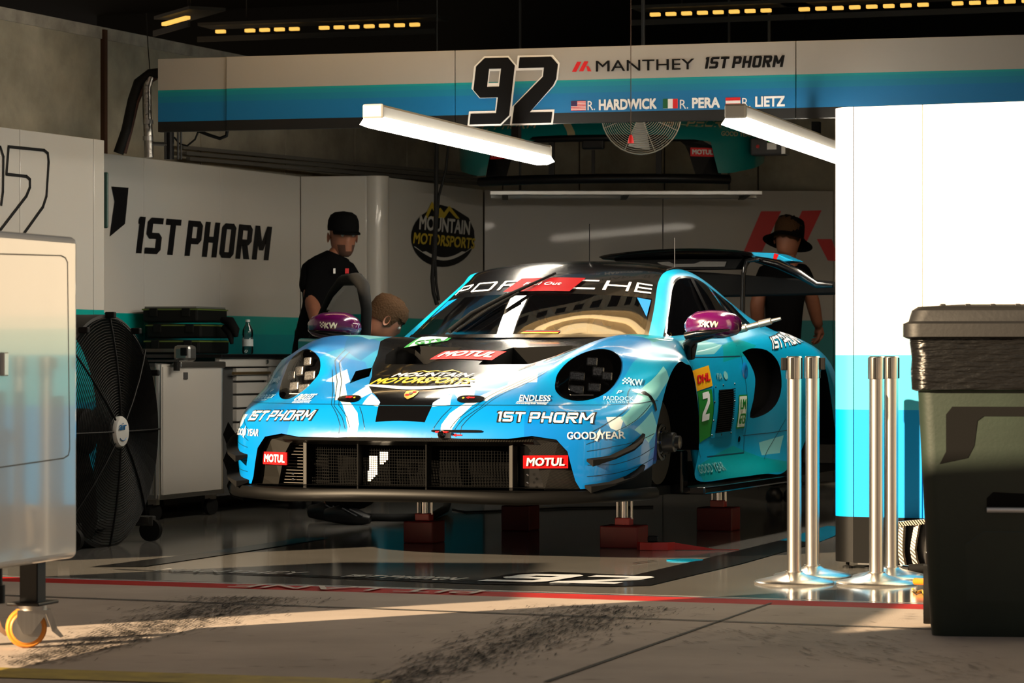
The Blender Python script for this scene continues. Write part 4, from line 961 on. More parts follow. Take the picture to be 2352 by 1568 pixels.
def branded(name, label, a, b, z0, z1, mat, seams=(), th=.05, cat='display wall'):
    loc, rz, L = frame(a, b); t = thing(name, label, cat, loc, rz)
    cuts = [0, *seams, L]
    for x0, x1 in zip(cuts, cuts[1:]):
        MB().box(((x0 + x1) / 2, th / 2, (z0 + z1) / 2), (x1 - x0 - .004, th, z1 - z0)).build('wall_panel', mat, t, bevel=.003)
    MB().box((L / 2, th + .03, (z0 + z1) / 2), (L, .04, z1 - z0 - .02)).build('wall_frame', m_matt, t)
    return t
ZW = 2.06; K = ZW - CAMH
def wpt(px, h): return Vector(((px - 1176) * K / h, FPX * K / h, 0))     # foot of the wall point whose top edge the photo shows h pixels above the horizon
# left front panel with the outlined race number
a, b = wpt(-220, 551), wpt(240, 492)
t = branded('display_wall', 'white display wall panel with outlined race number at far left', a, b, .02, ZW, m_foil_in, [.55 * (b - a).length, .94 * (b - a).length])
L = (b - a).length
def along(a, b, px):
    "distance along the wall a-b at which the photo column px meets it"
    tx = (px - 1176) / FPX; d = b - a; s = (tx * a.y - a.x) / (d.x - tx * d.y); return s * d.length
m_out = m_blackp
def outline_seg(t, pts, w, y=-.004, name='number_outline', mat=m_blackp):
    mb = MB()
    P = [Vector((p[0], y, p[1])) for p in pts]
    for i, (p, q) in enumerate(zip(P, P[1:])):
        d = (q - p).normalized(); n = Vector((-d.z, 0, d.x)) * w / 2; e = d * w * .35
        mb.add([p - n - e, q - n + e, q + n + e, p + n - e], [(0, 1, 2, 3)])
    return mb.build(name, mat, t)
def wp(a, b, px, py):
    s = along(a, b, px); P = a + (b - a).normalized() * s; return (s, CAMH - (py - HOR) * P.y / FPX)
outline_seg(t, [wp(a, b, *q) for q in ((-20, 335), (0, 338), (7, 360), (6, 440), (2, 470))], .016)
outline_seg(t, [wp(a, b, *q) for q in ((19, 337), (100, 345), (109, 352), (111, 372), (106, 450), (98, 475), (55, 535), (20, 590))], .016)
outline_seg(t, [wp(a, b, *q) for q in ((19, 337), (14, 400), (60, 405), (68, 412), (68, 430), (60, 450), (0, 528), (-20, 555))], .016)
MB().box((L + .012, .0, 1.74), (.02, .03, .30)).build('cable_holder', M('green_bracket', (.01, .06, .05), .5), t, bevel=.008)
# side wall with big lettering
a, b = wpt(225, 463.8), wpt(690, 409)
t = branded('display_wall', 'white side wall with large black block lettering behind the workbench', a, b, .02, ZW, m_foil_in, [along(a, b, 331), along(a, b, 507)])
def wall_text(geom, t, a, b, bl, br, tl, name, mat, y=-.004):
    p, q, r = (wp(a, b, *v) for v in (bl, br, tl)); vs, fs = geom; W = max(v[0] for v in vs); H = max(v[1] for v in vs)
    return put(geom, lambda u, v: (p[0] + (q[0] - p[0]) * u / W + (r[0] - p[0]) * v / H, y, p[1] + (q[1] - p[1]) * u / W + (r[1] - p[1]) * v / H), name, mat, t)
wall_text(block_geom('1ST PHORM', 9, 1.6, .20, .17, shear=.05, aspect=.58, gap=.10), t, a, b, (311, 581), (618, 598), (318, 497), 'wall_lettering', m_blackp)
pts = [wp(a, b, *q) for q in ((255, 428), (294, 431), (286, 514), (251, 543), (262, 463))]
mb = MB(); mb.add([(x, -.004, z) for x, z in pts], [tuple(range(5))]); mb.build('wall_emblem', m_blackp, t)
# corner pieces and back wall
a2, b2 = wpt(690, 409), wpt(842, 410.5)
branded('display_wall', 'narrow white display wall section facing the garage door behind the man in the cap', a2, b2, .02, ZW, m_foil_in, [])
c2_ = wpt(862, 411); 
ct = thing('display_wall', 'rounded white corner strip catching light between two display walls', 'display wall', (c2_.x, c2_.y, 0))
mb = MB(); mb.cyl((0, .09, .02), (0, .09, ZW), .085, n=40); mb.build('corner_tube', m_foil_in, ct, smooth=40)
a, b = wpt(868, 410), wpt(1110, 378)
t = branded('display_wall', 'white display wall with round yellow and white mountain emblem', a, b, .02, ZW, m_foil_in, [])
m_dimy = M('emblem_yellow', (.62, .46, .03), .45); m_dimw = M('emblem_white', (.66, .65, .62), .45)
def shape(pxs, name, mat, y): 
    mb = MB(); mb.add([(x, y, z) for x, z in [wp(a, b, *q) for q in pxs]], [tuple(range(len(pxs)))]); return mb.build(name, mat, t)
shape([(1016 + 73 * math.cos(g), 545 + 68 * math.sin(g)) for g in [i * math.pi / 18 for i in range(37)]][:-1], 'emblem_disc', m_blackp, -.004)
shape([(945, 540), (955, 525), (975, 490), (1010, 470), (1040, 478), (1075, 500), (1088, 530), (1086, 560), (946, 560)], 'emblem_field', m_blackp, -.005)
shape([(973, 500), (991, 462), (1001, 482), (1010, 477), (1018, 488), (1030, 472), (1054, 502)], 'emblem_mountain', m_dimy, -.006)
shape([(980, 500), (990, 478), (1000, 495)], 'emblem_mountain', m_blackp, -.007); shape([(1018, 502), (1030, 484), (1046, 502)], 'emblem_mountain', m_blackp, -.007)
wall_text(font_geom('MOUNTAIN', 5, 1, .018), t, a, b, (960, 527), (1076, 540), (962, 493), 'emblem_lettering', m_dimw, -.008)
wall_text(font_geom('MOTORSPORTS', 5, 1, .018), t, a, b, (946, 559), (1087, 572), (949, 533), 'emblem_lettering', m_dimy, -.008)
sw_ = [(948 + 138 * i / 16, 566 + 32 * math.sin(math.pi * i / 16)) for i in range(17)]
shape(sw_ + [(x * .96 + 41, y - 7 if 2 < i < 14 else y) for i, (x, y) in reversed(list(enumerate(sw_)))], 'emblem_swoosh', m_dimw, -.008)
a, b = wpt(1112, 378), Vector((3.2, wpt(1112, 378).y + .15, 0))
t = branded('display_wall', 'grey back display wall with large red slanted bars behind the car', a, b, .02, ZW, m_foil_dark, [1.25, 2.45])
shape([(1708, 578), (1750, 578), (1794, 485), (1748, 485)], 'wall_emblem', m_redp, -.004); shape([(1800, 578), (1842, 578), (1887, 483), (1842, 484)], 'wall_emblem', m_redp, -.004)
shape([(1876, 549), (1910, 549), (1930, 600), (1901, 598)], 'wall_emblem', m_redp, -.004)
for px in range(1560, 1900, 24): shape([(px, 664), (px + 12, 664), (px + 12, 676), (px, 676)], 'wall_marking', m_blackp, -.004)

# right front wall, in full sun
a = at(1905, 818, 13.0); a.z = 0; b = a + Vector((math.cos(-.40), math.sin(-.40), 0)) * 6
loc, rz, L = frame(a, b)
rw = thing('display_wall', 'tall sunlit white and blue display wall on black plinth at right', 'display wall', loc, rz)
seams = [0.105, along(a, b, 2118), along(a, b, 2118) + .62, along(a, b, 2118) + 1.24, 2.6, 3.5, 4.4, L]
ZR = CAMH + 567 * 13.0 / FPX
mb = MB(); n = 10; prof = [(.105 - .105 * math.cos(i * math.pi / 2 / n) if True else 0, .105 - .105 * math.sin(i * math.pi / 2 / n)) for i in range(n + 1)]
prof = [(0.0, .55)] + prof
mb.v = [(x, y, z) for z in (.03, ZR) for x, y in prof]; k = len(prof); mb.f = [(i, i + 1, k + i + 1, k + i) for i in range(k - 1)] + [tuple(range(k))]; mb.f.append(tuple(range(k, 2 * k))); mb.m = [0] * len(mb.f)
mb.build('corner_panel', m_foil_out, rw, smooth=50)
for x0, x1 in zip(seams, seams[1:]):
    MB().box(((x0 + x1) / 2 + .001, .03, (ZR + .03) / 2), (x1 - x0 - .003, .06, ZR - .03)).build('wall_panel', m_foil_out, rw, bevel=.002)
MB().box((L / 2 + .05, .33, ZR / 2), (L - .2, .45, ZR - .2)).build('wall_frame', m_matt, rw)
for x0, x1 in zip(seams, seams[1:]): MB().box(((x0 + x1) / 2, .028, .125), (x1 - x0 - .003, .06, .194)).build('plinth_panel', m_matt, rw)
for x in (.06, .155, .9, 1.8):
    MB().lathe([(.022, .0), (.022, .008), (.008, .012), (.008, .035)], 12, (x, .07, 0)).build('levelling_foot', m_rubber, rw)
MB().box((.16, .05, .022), (.09, .03, .008)).build('foot_bracket', m_alu, rw)

# ================================================================== OVERHEAD FASCIA
BAN = .27
def bY(px): return 16.5 / (1 + math.tan(BAN) * (px - 1176) / FPX)
bl = at(360, 300, bY(360)); br = at(2500, 280, bY(2500)); Zb, Zt = 2.158, 2.567
fas = thing('overhead_fascia', 'long white and blue overhead fascia with race number 92 and driver names', 'sign', (bl.x, bl.y, 0), -BAN)
def ub(px): return (at(px, 0, bY(px)).x - bl.x) / math.cos(BAN)
def zb(px, py): return CAMH - (py - HOR) * bY(px) / FPX
Hb = Zt - Zb
m_fas = bands('fascia_foil', [(0, (.003, .003, .003)), (Zb + .115 * Hb, (.0, .15, .38)), (Zb + .37 * Hb, (.0, .18, .33)), (Zb + .455 * Hb, (.0, .21, .31)), (Zb + .53 * Hb, (.0, .26, .28)), (Zb + .56 * Hb, (.33, .315, .30))], 3.0, .45, .1)
cuts = [0, ub(519), ub(1045), ub(1828), ub(2500)]
for i, (x0, x1) in enumerate(zip(cuts, cuts[1:])):
    MB().box(((x0 + x1) / 2, .02 + (.012 if i == 0 else 0), (Zb + Zt) / 2), (x1 - x0 - .004, .04, Hb)).build('fascia_panel', m_fas, fas, bevel=.002)
MB().box((cuts[-1] / 2, .10, (Zb + Zt) / 2), (cuts[-1] - .02, .12, Hb - .03)).build('fascia_truss', m_matt, fas)
def btext(geom, x0, y0, x1, y1, name, mat, dy=-.004):
    "lettering between photo columns x0..x1 and rows y0 (bottom)..y1 (top)"
    vs, fs = geom; W = max(v[0] for v in vs); H = max(v[1] for v in vs); u0, u1 = ub(x0), ub(x1)
    def fn(u, v):
        t = u / W; px = x0 + (x1 - x0) * t; sl = -.0235 * (px - (x0 + x1) / 2)
        return (u0 + (u1 - u0) * t, dy, zb(px, y0 + sl + (y1 - y0) * v / H))
    return put(geom, fn, name, mat, fas)
btext(block_geom('92', 1.2, 1, .255, .215, shear=.12, aspect=.66, gap=.0, cham=.14), 1074, 288, 1286, 128, 'race_number', m_white, -.003)
btext(block_geom('92', 1.2, 1, .215, .165, shear=.12, aspect=.62, gap=.06, cham=.14), 1079, 284, 1282, 132, 'race_number', m_blackp, -.006)
btext(font_geom('MANTHEY', 7, 1, .004), 1369, 162, 1595, 137, 'team_lettering', m_blackp)
btext(block_geom('1ST PHORM', 7, 1, .24, .2, shear=.18, aspect=.72, gap=.12), 1619, 156, 1803, 129, 'sponsor_lettering', m_blackp)
for pp in ([(1314, 165), (1324, 165), (1336, 142), (1326, 142)], [(1330, 164), (1340, 164), (1352, 141), (1342, 141)], [(1347, 152), (1352, 152), (1359, 164), (1350, 164)]):
    mb = MB(); mb.add([(ub(x), -.004, zb(x, y)) for x, y in pp], [(0, 1, 2, 3)]); mb.build('team_emblem', m_redp, fas)
for s, x0, x1, y0, y1, bo in (('R.', 1350, 1367, 253, 232, 0), ('HARDWICK', 1376, 1509, 252, 227, .03), ('R.', 1562, 1581, 250, 229, 0), ('PERA', 1590, 1654, 248, 224, .03), ('R.', 1705, 1724, 247, 225, 0), ('LIETZ', 1735, 1803, 245, 221, .03)):
    btext(font_geom(s, len(s), 1.5, bo), x0, y0, x1, y1, 'driver_lettering', m_white)
def flag(x0, x1, y0, y1, cells):
    f = btext(rect(1, 1), x0, y0, x1, y1, 'flag', m_white, -.003)
    for u0, v0, u1, v1, m in cells:
        o = btext(rect(1, 1), x0 + (x1 - x0) * u0, y0 + (y1 - y0) * v0, x0 + (x1 - x0) * u1, y0 + (y1 - y0) * v1, 'flag_field', m, -.005); o.parent = f
m_navy = M('flag_navy', (.01, .02, .10), .5); m_fg = M('flag_green', (.0, .10, .03), .5)
flag(1312, 1346, 254, 232, [(0, (2 * i) / 13, 1, (2 * i + 1) / 13, m_redp) for i in range(7)] + [(0, .46, .42, 1, m_navy)])
flag(1523, 1557, 249, 227, [(0, 0, .333, 1, m_fg), (.667, 0, 1, 1, m_redp)])
flag(1667, 1701, 245, 224, [(0, 0, 1, .333, m_redp), (0, .667, 1, 1, m_redp)])

# ================================================================== LAMPS
m_tube = M('lamp_diffuser', (1, 1, 1), .5, emit=38.0, ecol=(1.0, .89, .73)); m_house = M('lamp_housing', (.42, .41, .38), .4, metal=.3)
def strip_lamp(label, P, D, L, mt):
    "hanging strip light: housing, lit wedge below, end caps"
    t = thing('strip_light', label, 'lamp', P, math.atan2(D.y, D.x), 'fluorescent strip lights')
    MB().prism([(-.05, .028), (-.05, .075), (-.035, .088), (.035, .088), (.05, .075), (.05, .028)], (.0, 0, 0), (0, 1, 0), (0, 0, 1), -L).build('housing', m_house, t)
    MB().prism([(-.072, -.004), (-.05, .027), (.05, .027), (.072, -.004), (.03, -.020), (-.03, -.020)], (0.01, 0, 0), (0, 1, 0), (0, 0, 1), -(L - .02)).build('diffuser', m_tube, t)
    for x in (-.004, L + .004): MB().box((x, 0, .055), (.02, .104, .07)).build('end_cap', m_house, t, bevel=.01)
    MB().box((L * mt, 0, .118), (.06, .04, .075)).build('mount', m_matt, t)
    return t
P1_ = at(858, 283, 14.2); P2_ = at(1246, 371, 17.0); P2_.z = P1_.z; dL = (P2_ - P1_)
strip_lamp('bright strip light hanging left of the race number over the car', P1_, dL, dL.length, .82)
Q1 = at(1690, 283, 14.2); Q1.z = P1_.z
strip_lamp('bright strip light at right partly hidden by the sunlit wall', Q1, dL, dL.length, .70)
# yellow lights seen through the slots of ceiling trays
m_amber = M('amber_tube', (1, .72, .25), .5, emit=1.0, ecol=(1.0, .55, .10)); m_tray = M('tray_dark', (.02, .018, .014), .7)
def tray(label, pxa, pxb, Z, n, gaps=(), fill=.62):
    Ya, Yb = (FPX * (Z - CAMH) / (HOR - p[1]) for p in (pxa, pxb)); A, B = at(*pxa, Ya), at(*pxb, Yb); d = B - A
    t = thing('ceiling_light', label, 'lamp', A, math.atan2(d.y, d.x), 'amber ceiling lights'); L = d.length
    MB().box((L / 2, .09, .05), (L + .2, .24, .02)).build('tray', m_tray, t)
    MB().box((L / 2, -.03, -.05), (L + .2, .015, .035)).build('tray_rail', m_tray, t)
    for i in range(n):
        if i in gaps: continue
        x = L * (i + .5) / n; MB().box((x, 0, 0), (L / n * fill, .035, .022)).build('light_segment', m_amber, t, bevel=.004)
    for x in (.2, L - .2): MB().cyl((x, .09, .06), (x, .09, 3.57 - Z), .004, n=6).build('hanger', m_tray, t)
tray('row of amber light slots under the ceiling above the team name', (1487, 34), (1815, 22), 3.05, 9, (8,))
tray('row of amber light slots under the ceiling at upper right', (1828, 22), (2380, 1), 3.05, 14, (8,))
tray('faint row of amber light slots under the ceiling at upper left', (490, 73), (970, 56), 3.05, 14, (1, 6))
tray('single slanting amber light strip near the left concrete wall', (376, 56), (432, 40), 3.0, 1, (), .98)
# slotted tray with two amber tubes over the car (the windshield mirrors it)
tr = thing('ceiling_light', 'slotted cream ceiling tray with two amber tubes mirrored in the windshield', 'lamp', (.35, 16.15, 3.05), -GAR + .25, 'amber ceiling lights'); m_cream = M('cream_tray', (.55, .48, .36), .6)
m_amb2 = M('amber_tube_bright', (1, .8, .5), .5, emit=8.0, ecol=(1.0, .68, .32))
MB().box((0, 0, .10), (4.4, .12, .02)).build('tray_spine', m_cream, tr)
for sy in (-1, 1):
    MB().box((0, sy * .13, .05), (4.4, .02, .12)).build('tray_lip', m_cream, tr); MB().box((0, sy * .40, .08), (4.4, .06, .02)).build('tray_border', m_cream, tr); MB().box((0, sy * .19, .08), (4.4, .08, .02)).build('tray_border', m_cream, tr)
    for i in range(23): MB().box((-2.2 + .2 * i, sy * .30, .08), (.09, .15, .018)).build('tray_bridge', m_cream, tr)
    MB().cyl((-2.15, sy * .055, .05), (2.15, sy * .055, .05), .022, n=12).build('amber_tube', m_amb2, tr, smooth=50)
for x in (-1.8, 1.8): MB().cyl((x, 0, .1), (x, 0, .52), .006, n=6).build('hanger', m_tray, tr)
# ================================================================== the pit building's unseen door head, and unseen carts added to shade the pit lane
hd = ctr + LN * .25 + Vector((0, 0, 3.3)); mb = MB(); mb.box(hd, (22, .3, .62), 0, Matrix.Rotation(LA, 3, 'Z'))  # put in to keep the sun off the fascia
tag(mb.build('wall_front', m_cpan), 'unseen concrete door head added above the garage front to block the sun', kind='structure')
def shade_cart(label, P, size, rz):  # unseen box on casters, added for the shadow it casts
    t = thing('equipment_cart', label, 'cart', P, rz, 'unseen carts added to shade the pit lane'); w, d, z0, z1 = size
    MB().box((0, 0, (z0 + z1) / 2), (w, d, z1 - z0)).build('body', M('cart_grey', (.5, .5, .48), .4), t, bevel=.02)
    for x in (-1, 1):
        for y in (-1, 1):
            lg = MB().box((x * (w / 2 - .08), y * (d / 2 - .08), z0 / 2 + .06), (.06, .06, z0 - .12)).build('leg', m_black, t)
            MB().lathe([(.012, -.018), (.06, -.018), (.06, .018), (.012, .018)], 20, (x * (w / 2 - .08), y * (d / 2 - .08), .06), (0, 1, 0)).build('caster', m_rubber, lg)
    return t
shade_cart('unseen grey cart added at left to shade the ground near the garage corner', (-3.75, 9.92, 0), (.9, 2.0, .12, 1.45), R(-3))
shade_cart('tall unseen grey cart added at left to shade the bin and foreground', (-3.2, 5.6, 0), (1.0, 1.9, .15, 2.5), R(-3))

# ================================================================== STANCHIONS
def stanchion(px, py, label, clips):
    P = fl(px, py); t = thing('stanchion', label, 'stanchion', P, 0, 'steel barrier posts')
    MB().lathe([(.158, 0), (.160, .006), (.155, .011), (.11, .022), (.05, .036), (.034, .045), (.034, .05), (0, .05)], 48, (0, 0, 0)).build('base', m_steel, t, smooth=35)
    MB().cyl((0, 0, .045), (0, 0, .898), .0285, n=32, caps=False).build('post', m_steel, t, smooth=40)
    MB().lathe([(.0305, .815), (.0312, .82), (.0312, .902), (.028, .906), (0, .906)], 32).build('cassette', m_steel, t, smooth=35)
    for g in (-90, 0, 90, 180):
        q = Vector((math.cos(R(g - 20)), math.sin(R(g - 20)), 0)); MB().box(q * .0305 + Vector((0, 0, .858)), (.006, .012, .085), 0, Matrix.Rotation(R(g - 20), 3, 'Z')).build('belt_slot', m_rubber, t, bevel=.002)
    for sx in clips: MB().box((sx * .041, 0, .875), (.022, .03, .05)).build('belt_clip', m_rubber, t, bevel=.004)
    return t
stanchion(1824, 1339, 'front steel barrier post of the left pair with clip on its left', (-1,))
stanchion(1866, 1324, 'rear steel barrier post of the left pair with clip on its right', (1,))
stanchion(2013, 1341, 'front steel barrier post of the right pair beside the sunlit wall', ())
stanchion(2047, 1327, 'rear steel barrier post of the right pair beside the sunlit wall', ())

# ================================================================== WHEELED BIN (right foreground)
m_bin = M('bin_plastic', (.012, .021, .014), .5, var=.25, vscale=3, bump=.05, bscale=90); m_binlid = M('bin_lid_plastic', (.008, .008, .0085), .5, bump=.05, bscale=70)
Pb = fl(2340, 1466); bn = thing('wheeled_bin', 'dark green wheeled refuse bin with black bag folded over its rim', 'bin', (Pb.x, Pb.y + .30, 0), R(-8))
def rrect(w, d, r, n=5):
    out = []
    for cx, cy, g0 in ((1, 1, 0), (-1, 1, 90), (-1, -1, 180), (1, -1, 270)):
        for i in range(n + 1): g = R(g0 + 90 * i / n); out.append((cx * (w / 2 - r) + r * math.cos(g), cy * (d / 2 - r) + r * math.sin(g)))
    return out
def loft(secs):
    "sections (width, depth, corner radius, z)"
    mb = MB(); k = None
    for w, d, r, z in secs:
        q = rrect(w, d, r); k = len(q); mb.v += [(x, y, z) for x, y in q]
    for l in range(len(secs) - 1): mb.f += [(l * k + i, l * k + (i + 1) % k, (l + 1) * k + (i + 1) % k, (l + 1) * k + i) for i in range(k)]
    mb.f += [tuple(range(k))[::-1], tuple((len(secs) - 1) * k + i for i in range(k))]; mb.m = [0] * len(mb.f); return mb
loft([(.47, .50, .05, 0.0), (.48, .52, .05, .04), (.52, .57, .05, .40), (.56, .63, .05, .80), (.585, .66, .05, .98)]).build('body', m_bin, bn, smooth=40)
mb = loft([(.575, .65, .05, .795), (.60, .675, .055, .80), (.606, .68, .055, .86), (.60, .68, .055, .90), (.612, .688, .055, .95), (.615, .69, .055, .99)])
rn = random.Random(4)
bag = mb.build('bin_bag', M('black_bag', (.012, .012, .013), .22, bump=1.0, bscale=9, stretch=None) if False else M('black_bag', (.004, .004, .004), .25, bump=.9, bscale=14, stretch=(1, 1, 6)), bn, smooth=50)
loft([(.63, .71, .05, .965), (.655, .735, .055, .97), (.655, .735, .055, 1.012), (.62, .70, .05, 1.02), (.60, .68, .06, 1.055), (.56, .64, .07, 1.068), (.3, .3, .07, 1.078)]).build('lid', m_binlid, bn, smooth=40)
for i in range(6): MB().box((-.2 + .08 * i, 0, 1.072), (.02, .5, .012)).build('lid_rib', m_binlid, bn, bevel=.004)
fy = lambda z: -(.25 + .08 * z)
mb = MB(); mb.prism([(-.17, .745), (-.19, .72), (-.19, .60), (-.21, .56), (-.12, .58), (-.10, .62), (-.09, .70), (-.07, .715), (.30, .715), (.30, .745)], (0, fy(0) - .004, 0), (1, 0, 0), (0, -.08, 1), .03); mb.build('grip_recess', m_matt, bn)
mb = MB(); mb.prism([(-.06, .42), (.30, .42), (.30, .455), (-.04, .47), (-.06, .45)], (0, fy(0) - .004, 0), (1, 0, 0), (0, -.08, 1), .02); mb.build('bar_recess', m_matt, bn)
MB().cyl((-.06, fy(.40) - .028, .413), (.22, fy(.40) - .028, .413), .009, n=12).build('lift_bar', M('galvanised', (.62, .62, .64), .35, metal=.6), bn, smooth=50)
mb = MB(); mb.prism([(-.13, .03), (-.13, .30), (-.07, .345), (.25, .345), (.25, .03)], (0, fy(0) - .006, 0), (1, 0, 0), (0, -.08, 1), .01); mb.build('front_panel', m_bin, bn, bevel=.006)
for sx in (-1, 1): MB().lathe([(.03, -.025), (.1, -.025), (.1, .025), (.03, .025)], 24, (sx * .24, .22, .1), (1, 0, 0)).build('wheel', m_rubber, bn, smooth=40)

# ================================================================== WHITE EQUIPMENT CART (left foreground)
m_cart = M('cart_white_gloss', (.70, .74, .79), .12, coat=.8)
c0 = at(180, 1283, 9.6); cartrz = math.atan2(.52, .158)       # local x runs along the seen side, into the depth
ct = thing('equipment_cart', 'glossy white equipment cart on casters at left edge', 'cart', (c0.x, c0.y, 0), cartrz)
Lc, Dc, zb0, zt0 = 1.9, .36, .272, 1.283
MB().box((-Lc / 2, Dc / 2, (zb0 + zt0) / 2), (Lc, Dc, zt0 - zb0)).build('body', m_cart, ct, bevel=.022, seg=4)
m_seam = M('door_seam', (.10, .095, .09), .6)
ca_, cb_ = Vector((c0.x, c0.y, 0)) - Vector((math.cos(cartrz), math.sin(cartrz), 0)) * Lc, Vector((c0.x, c0.y, 0))
def cpt(px, py): s, z = wp(ca_, cb_, px, py); return (s - Lc, z)
ol = [cpt(*q) for q in ((-120, 578), (0, 583), (140, 587), (150, 592), (155, 603), (160, 1030), (157, 1045), (146, 1052), (0, 1073), (-120, 1090))]
outline_seg(ct, ol, .004, -.001, 'door_seam', m_seam)
x, z = cpt(4, 836); MB().box((x, -.008, z), (.03, .016, .07)).build('latch', m_alu, ct, bevel=.003)
for lx, ly in ((-.14, .09), (-1.75, .09), (-.14, .28), (-1.75, .28)):
    lg = MB().box((lx, ly, .215), (.062, .062, .15)).build('leg', m_black, ct, bevel=.004)
    if lx < -.5: continue
    MB().box((lx, ly, .140), (.145, .11, .010)).build('caster_plate', m_black, lg, bevel=.003)
    MB().lathe([(.045, .118), (.045, .134)], 20, (lx, ly, 0)).build('caster_swivel', m_steel, lg, smooth=40)
    axv = Matrix.Rotation(-cartrz, 3, 'Z') @ Vector((.25, -.97, 0)); fwv = Vector((axv.y, -axv.x, 0)); B0_ = Vector((lx, ly, 0)) + fwv * .02
    if fwv.dot(Matrix.Rotation(-cartrz, 3, 'Z') @ Vector((1, 0, 0))) < 0: fwv = -fwv; B0_ = Vector((lx, ly, 0)) - fwv * .02
    mb = MB()
    for sy in (-.027, .031): mb.prism([(-.03, .12), (.065, .12), (.05, .095), (.012, .045), (-.012, .045), (-.032, .085)], B0_ + axv * sy, fwv, (0, 0, 1), .004 if fwv.cross(Vector((0, 0, 1))).dot(axv) > 0 else -.004)
    mb.build('caster_fork', m_steel, lg)
    W0 = B0_ + Vector((0, 0, .0635))
    MB().lathe([(.022, -.020), (.048, -.020), (.052, -.016), (.058, -.016), (.0635, -.008), (.0635, .008), (.058, .016), (.052, .016), (.048, .020), (.022, .020)], 32, W0, axv).build('caster_tyre', M('orange_polyurethane', (.55, .20, .02), .45), lg, smooth=40)
    MB().lathe([(.0, -.024), (.012, -.024), (.012, -.021), (.046, -.0212), (.046, .0212), (.012, .021), (0, .024)], 24, W0, axv).build('caster_hub', m_alu, lg, smooth=35)
    mb = MB(); mb.prism([(.055, .12), (.075, .12), (.095, .06), (.115, .035), (.105, .03), (.08, .05)], B0_ + axv * .01, fwv, (0, 0, 1), .03); mb.build('caster_brake', m_steel, lg)
vx = cpt(28, 1320)[0]; mb = MB(); mb.cyl((vx, .05, .22), (vx, .05, .275), .016, n=14).cyl((vx, .05, .165), (vx, .05, .22), .024, n=14); mb.build('drain_valve', m_black, ct, smooth=40)

# ================================================================== DRUM FAN
fc = at(254, 991, 14.5); RF = .545
fan = thing('drum_fan', 'big black drum fan with wire guard standing left of the cabinets', 'fan', (fc.x, fc.y, 0), -GAR + R(3))
zc = fc.z                                                    # local +x is the blowing side
m_fan = M('fan_black', (.005, .005, .005), .6, spec=.15); m_fang = M('fan_grey', (.05, .05, .048), .6, spec=.2)
mb = MB(); n = 64
for x, r in ((-.02, RF + .012), (-.02, RF - .004), (-.34, RF - .004), (-.34, RF + .012)):
    mb.v += [(x, r * math.cos(2 * math.pi * j / n), zc + r * math.sin(2 * math.pi * j / n)) for j in range(n)]
mb.f = [(l * n + j, l * n + (j + 1) % n, ((l + 1) % 4) * n + (j + 1) % n, ((l + 1) % 4) * n + j) for l in range(4) for j in range(n)]; mb.m = [0] * len(mb.f)
mb.build('drum', m_fang, fan, smooth=40)
mb = MB()
for i in range(36):
    r = .085 + (RF - .09) * i / 35; d = .06 * (1 - (r / RF) ** 2); mb.tube([(d - .01, r * math.cos(2 * math.pi * j / 40), zc + r * math.sin(2 * math.pi * j / 40)) for j in range(40)], .0026, 4, closed=True)
mb.build('guard_wires', m_fan, fan)['kind'] = 'stuff'
for g in range(0, 360, 45):
    mb = MB(); mb.tube([(.06 * (1 - (r / RF) ** 2) - .004, r * math.cos(R(g + 90)), zc + r * math.sin(R(g + 90))) for r in (.08, .2, .35, .47, RF + .008)], .005, 6); mb.build('guard_spoke', m_fan, fan)
hb = MB().lathe([(.0, .066), (.068, .064), (.074, .055), (.074, .03)], 32, (0, 0, zc), (1, 0, 0)).build('hub_badge', M('badge_white', (.62, .62, .60), .4), fan, smooth=40)
put(font_geom('air', .075, .035, .012), lambda u, v: (.0685, -.045 + u, zc + .008 + v), 'lettering', M('badge_blue', (.0, .12, .35), .4), hb)
mb = MB(); mb.tube([(.0675, .045 * math.sin(R(g)), zc - .008 - .034 * math.cos(R(g))) for g in range(-50, 51, 10)], .0025, 4); mb.build('badge_smile', MATS['badge_blue'], hb)
bl_ = MB()
for g in (20, 140, 260):
    V = []
    for r, w, tw in ((.09, .08, 45), (.25, .15, 38), (.40, .19, 30), (.50, .17, 24)):
        c = Vector((-.17, r * math.cos(R(g)), zc + r * math.sin(R(g)))); td = Vector((0, -math.sin(R(g)), math.cos(R(g)))); e = td * math.cos(R(tw)) * w + Vector((math.sin(R(tw)) * w * .6, 0, 0)); V += [c - e, c + e]
    bl_.add(V, [(2 * i, 2 * i + 1, 2 * i + 3, 2 * i + 2) for i in range(3)])
bl_.build('blades', M('fan_blade', (.015, .015, .015), .5, spec=.2), fan, smooth=50)
MB().lathe([(0, -.30), (.11, -.29), (.11, -.12), (.07, -.10), (0, -.10)], 24, (0, 0, zc), (1, 0, 0)).build('motor', m_fan, fan, smooth=40)
for sy in (-1, 1):
    MB().box((-.18, sy * .42, .10), (.42, .04, .05)).build('foot_rail', m_fang, fan, bevel=.006)
    for x in (-.02, -.34):
        w_ = MB().lathe([(.015, -.016), (.055, -.016), (.055, .016), (.015, .016)], 24, (x + .03, sy * .42, .056), (0, 1, 0)).build('caster', m_rubber, fan, smooth=40)
        MB().box((x, sy * .42, .105), (.06, .05, .03)).build('caster_bracket', m_steel, w_)
MB().box((-.18, 0, .09), (.06, .86, .04)).build('cross_rail', m_fang, fan)
for g in (60, 90, 120, 30): 
    p = (.0, (RF + .01) * math.cos(R(g)), zc + (RF + .01) * math.sin(R(g))); MB().box(p, (.05, .03, .03)).build('guard_clip', m_fan, fan, bevel=.006)

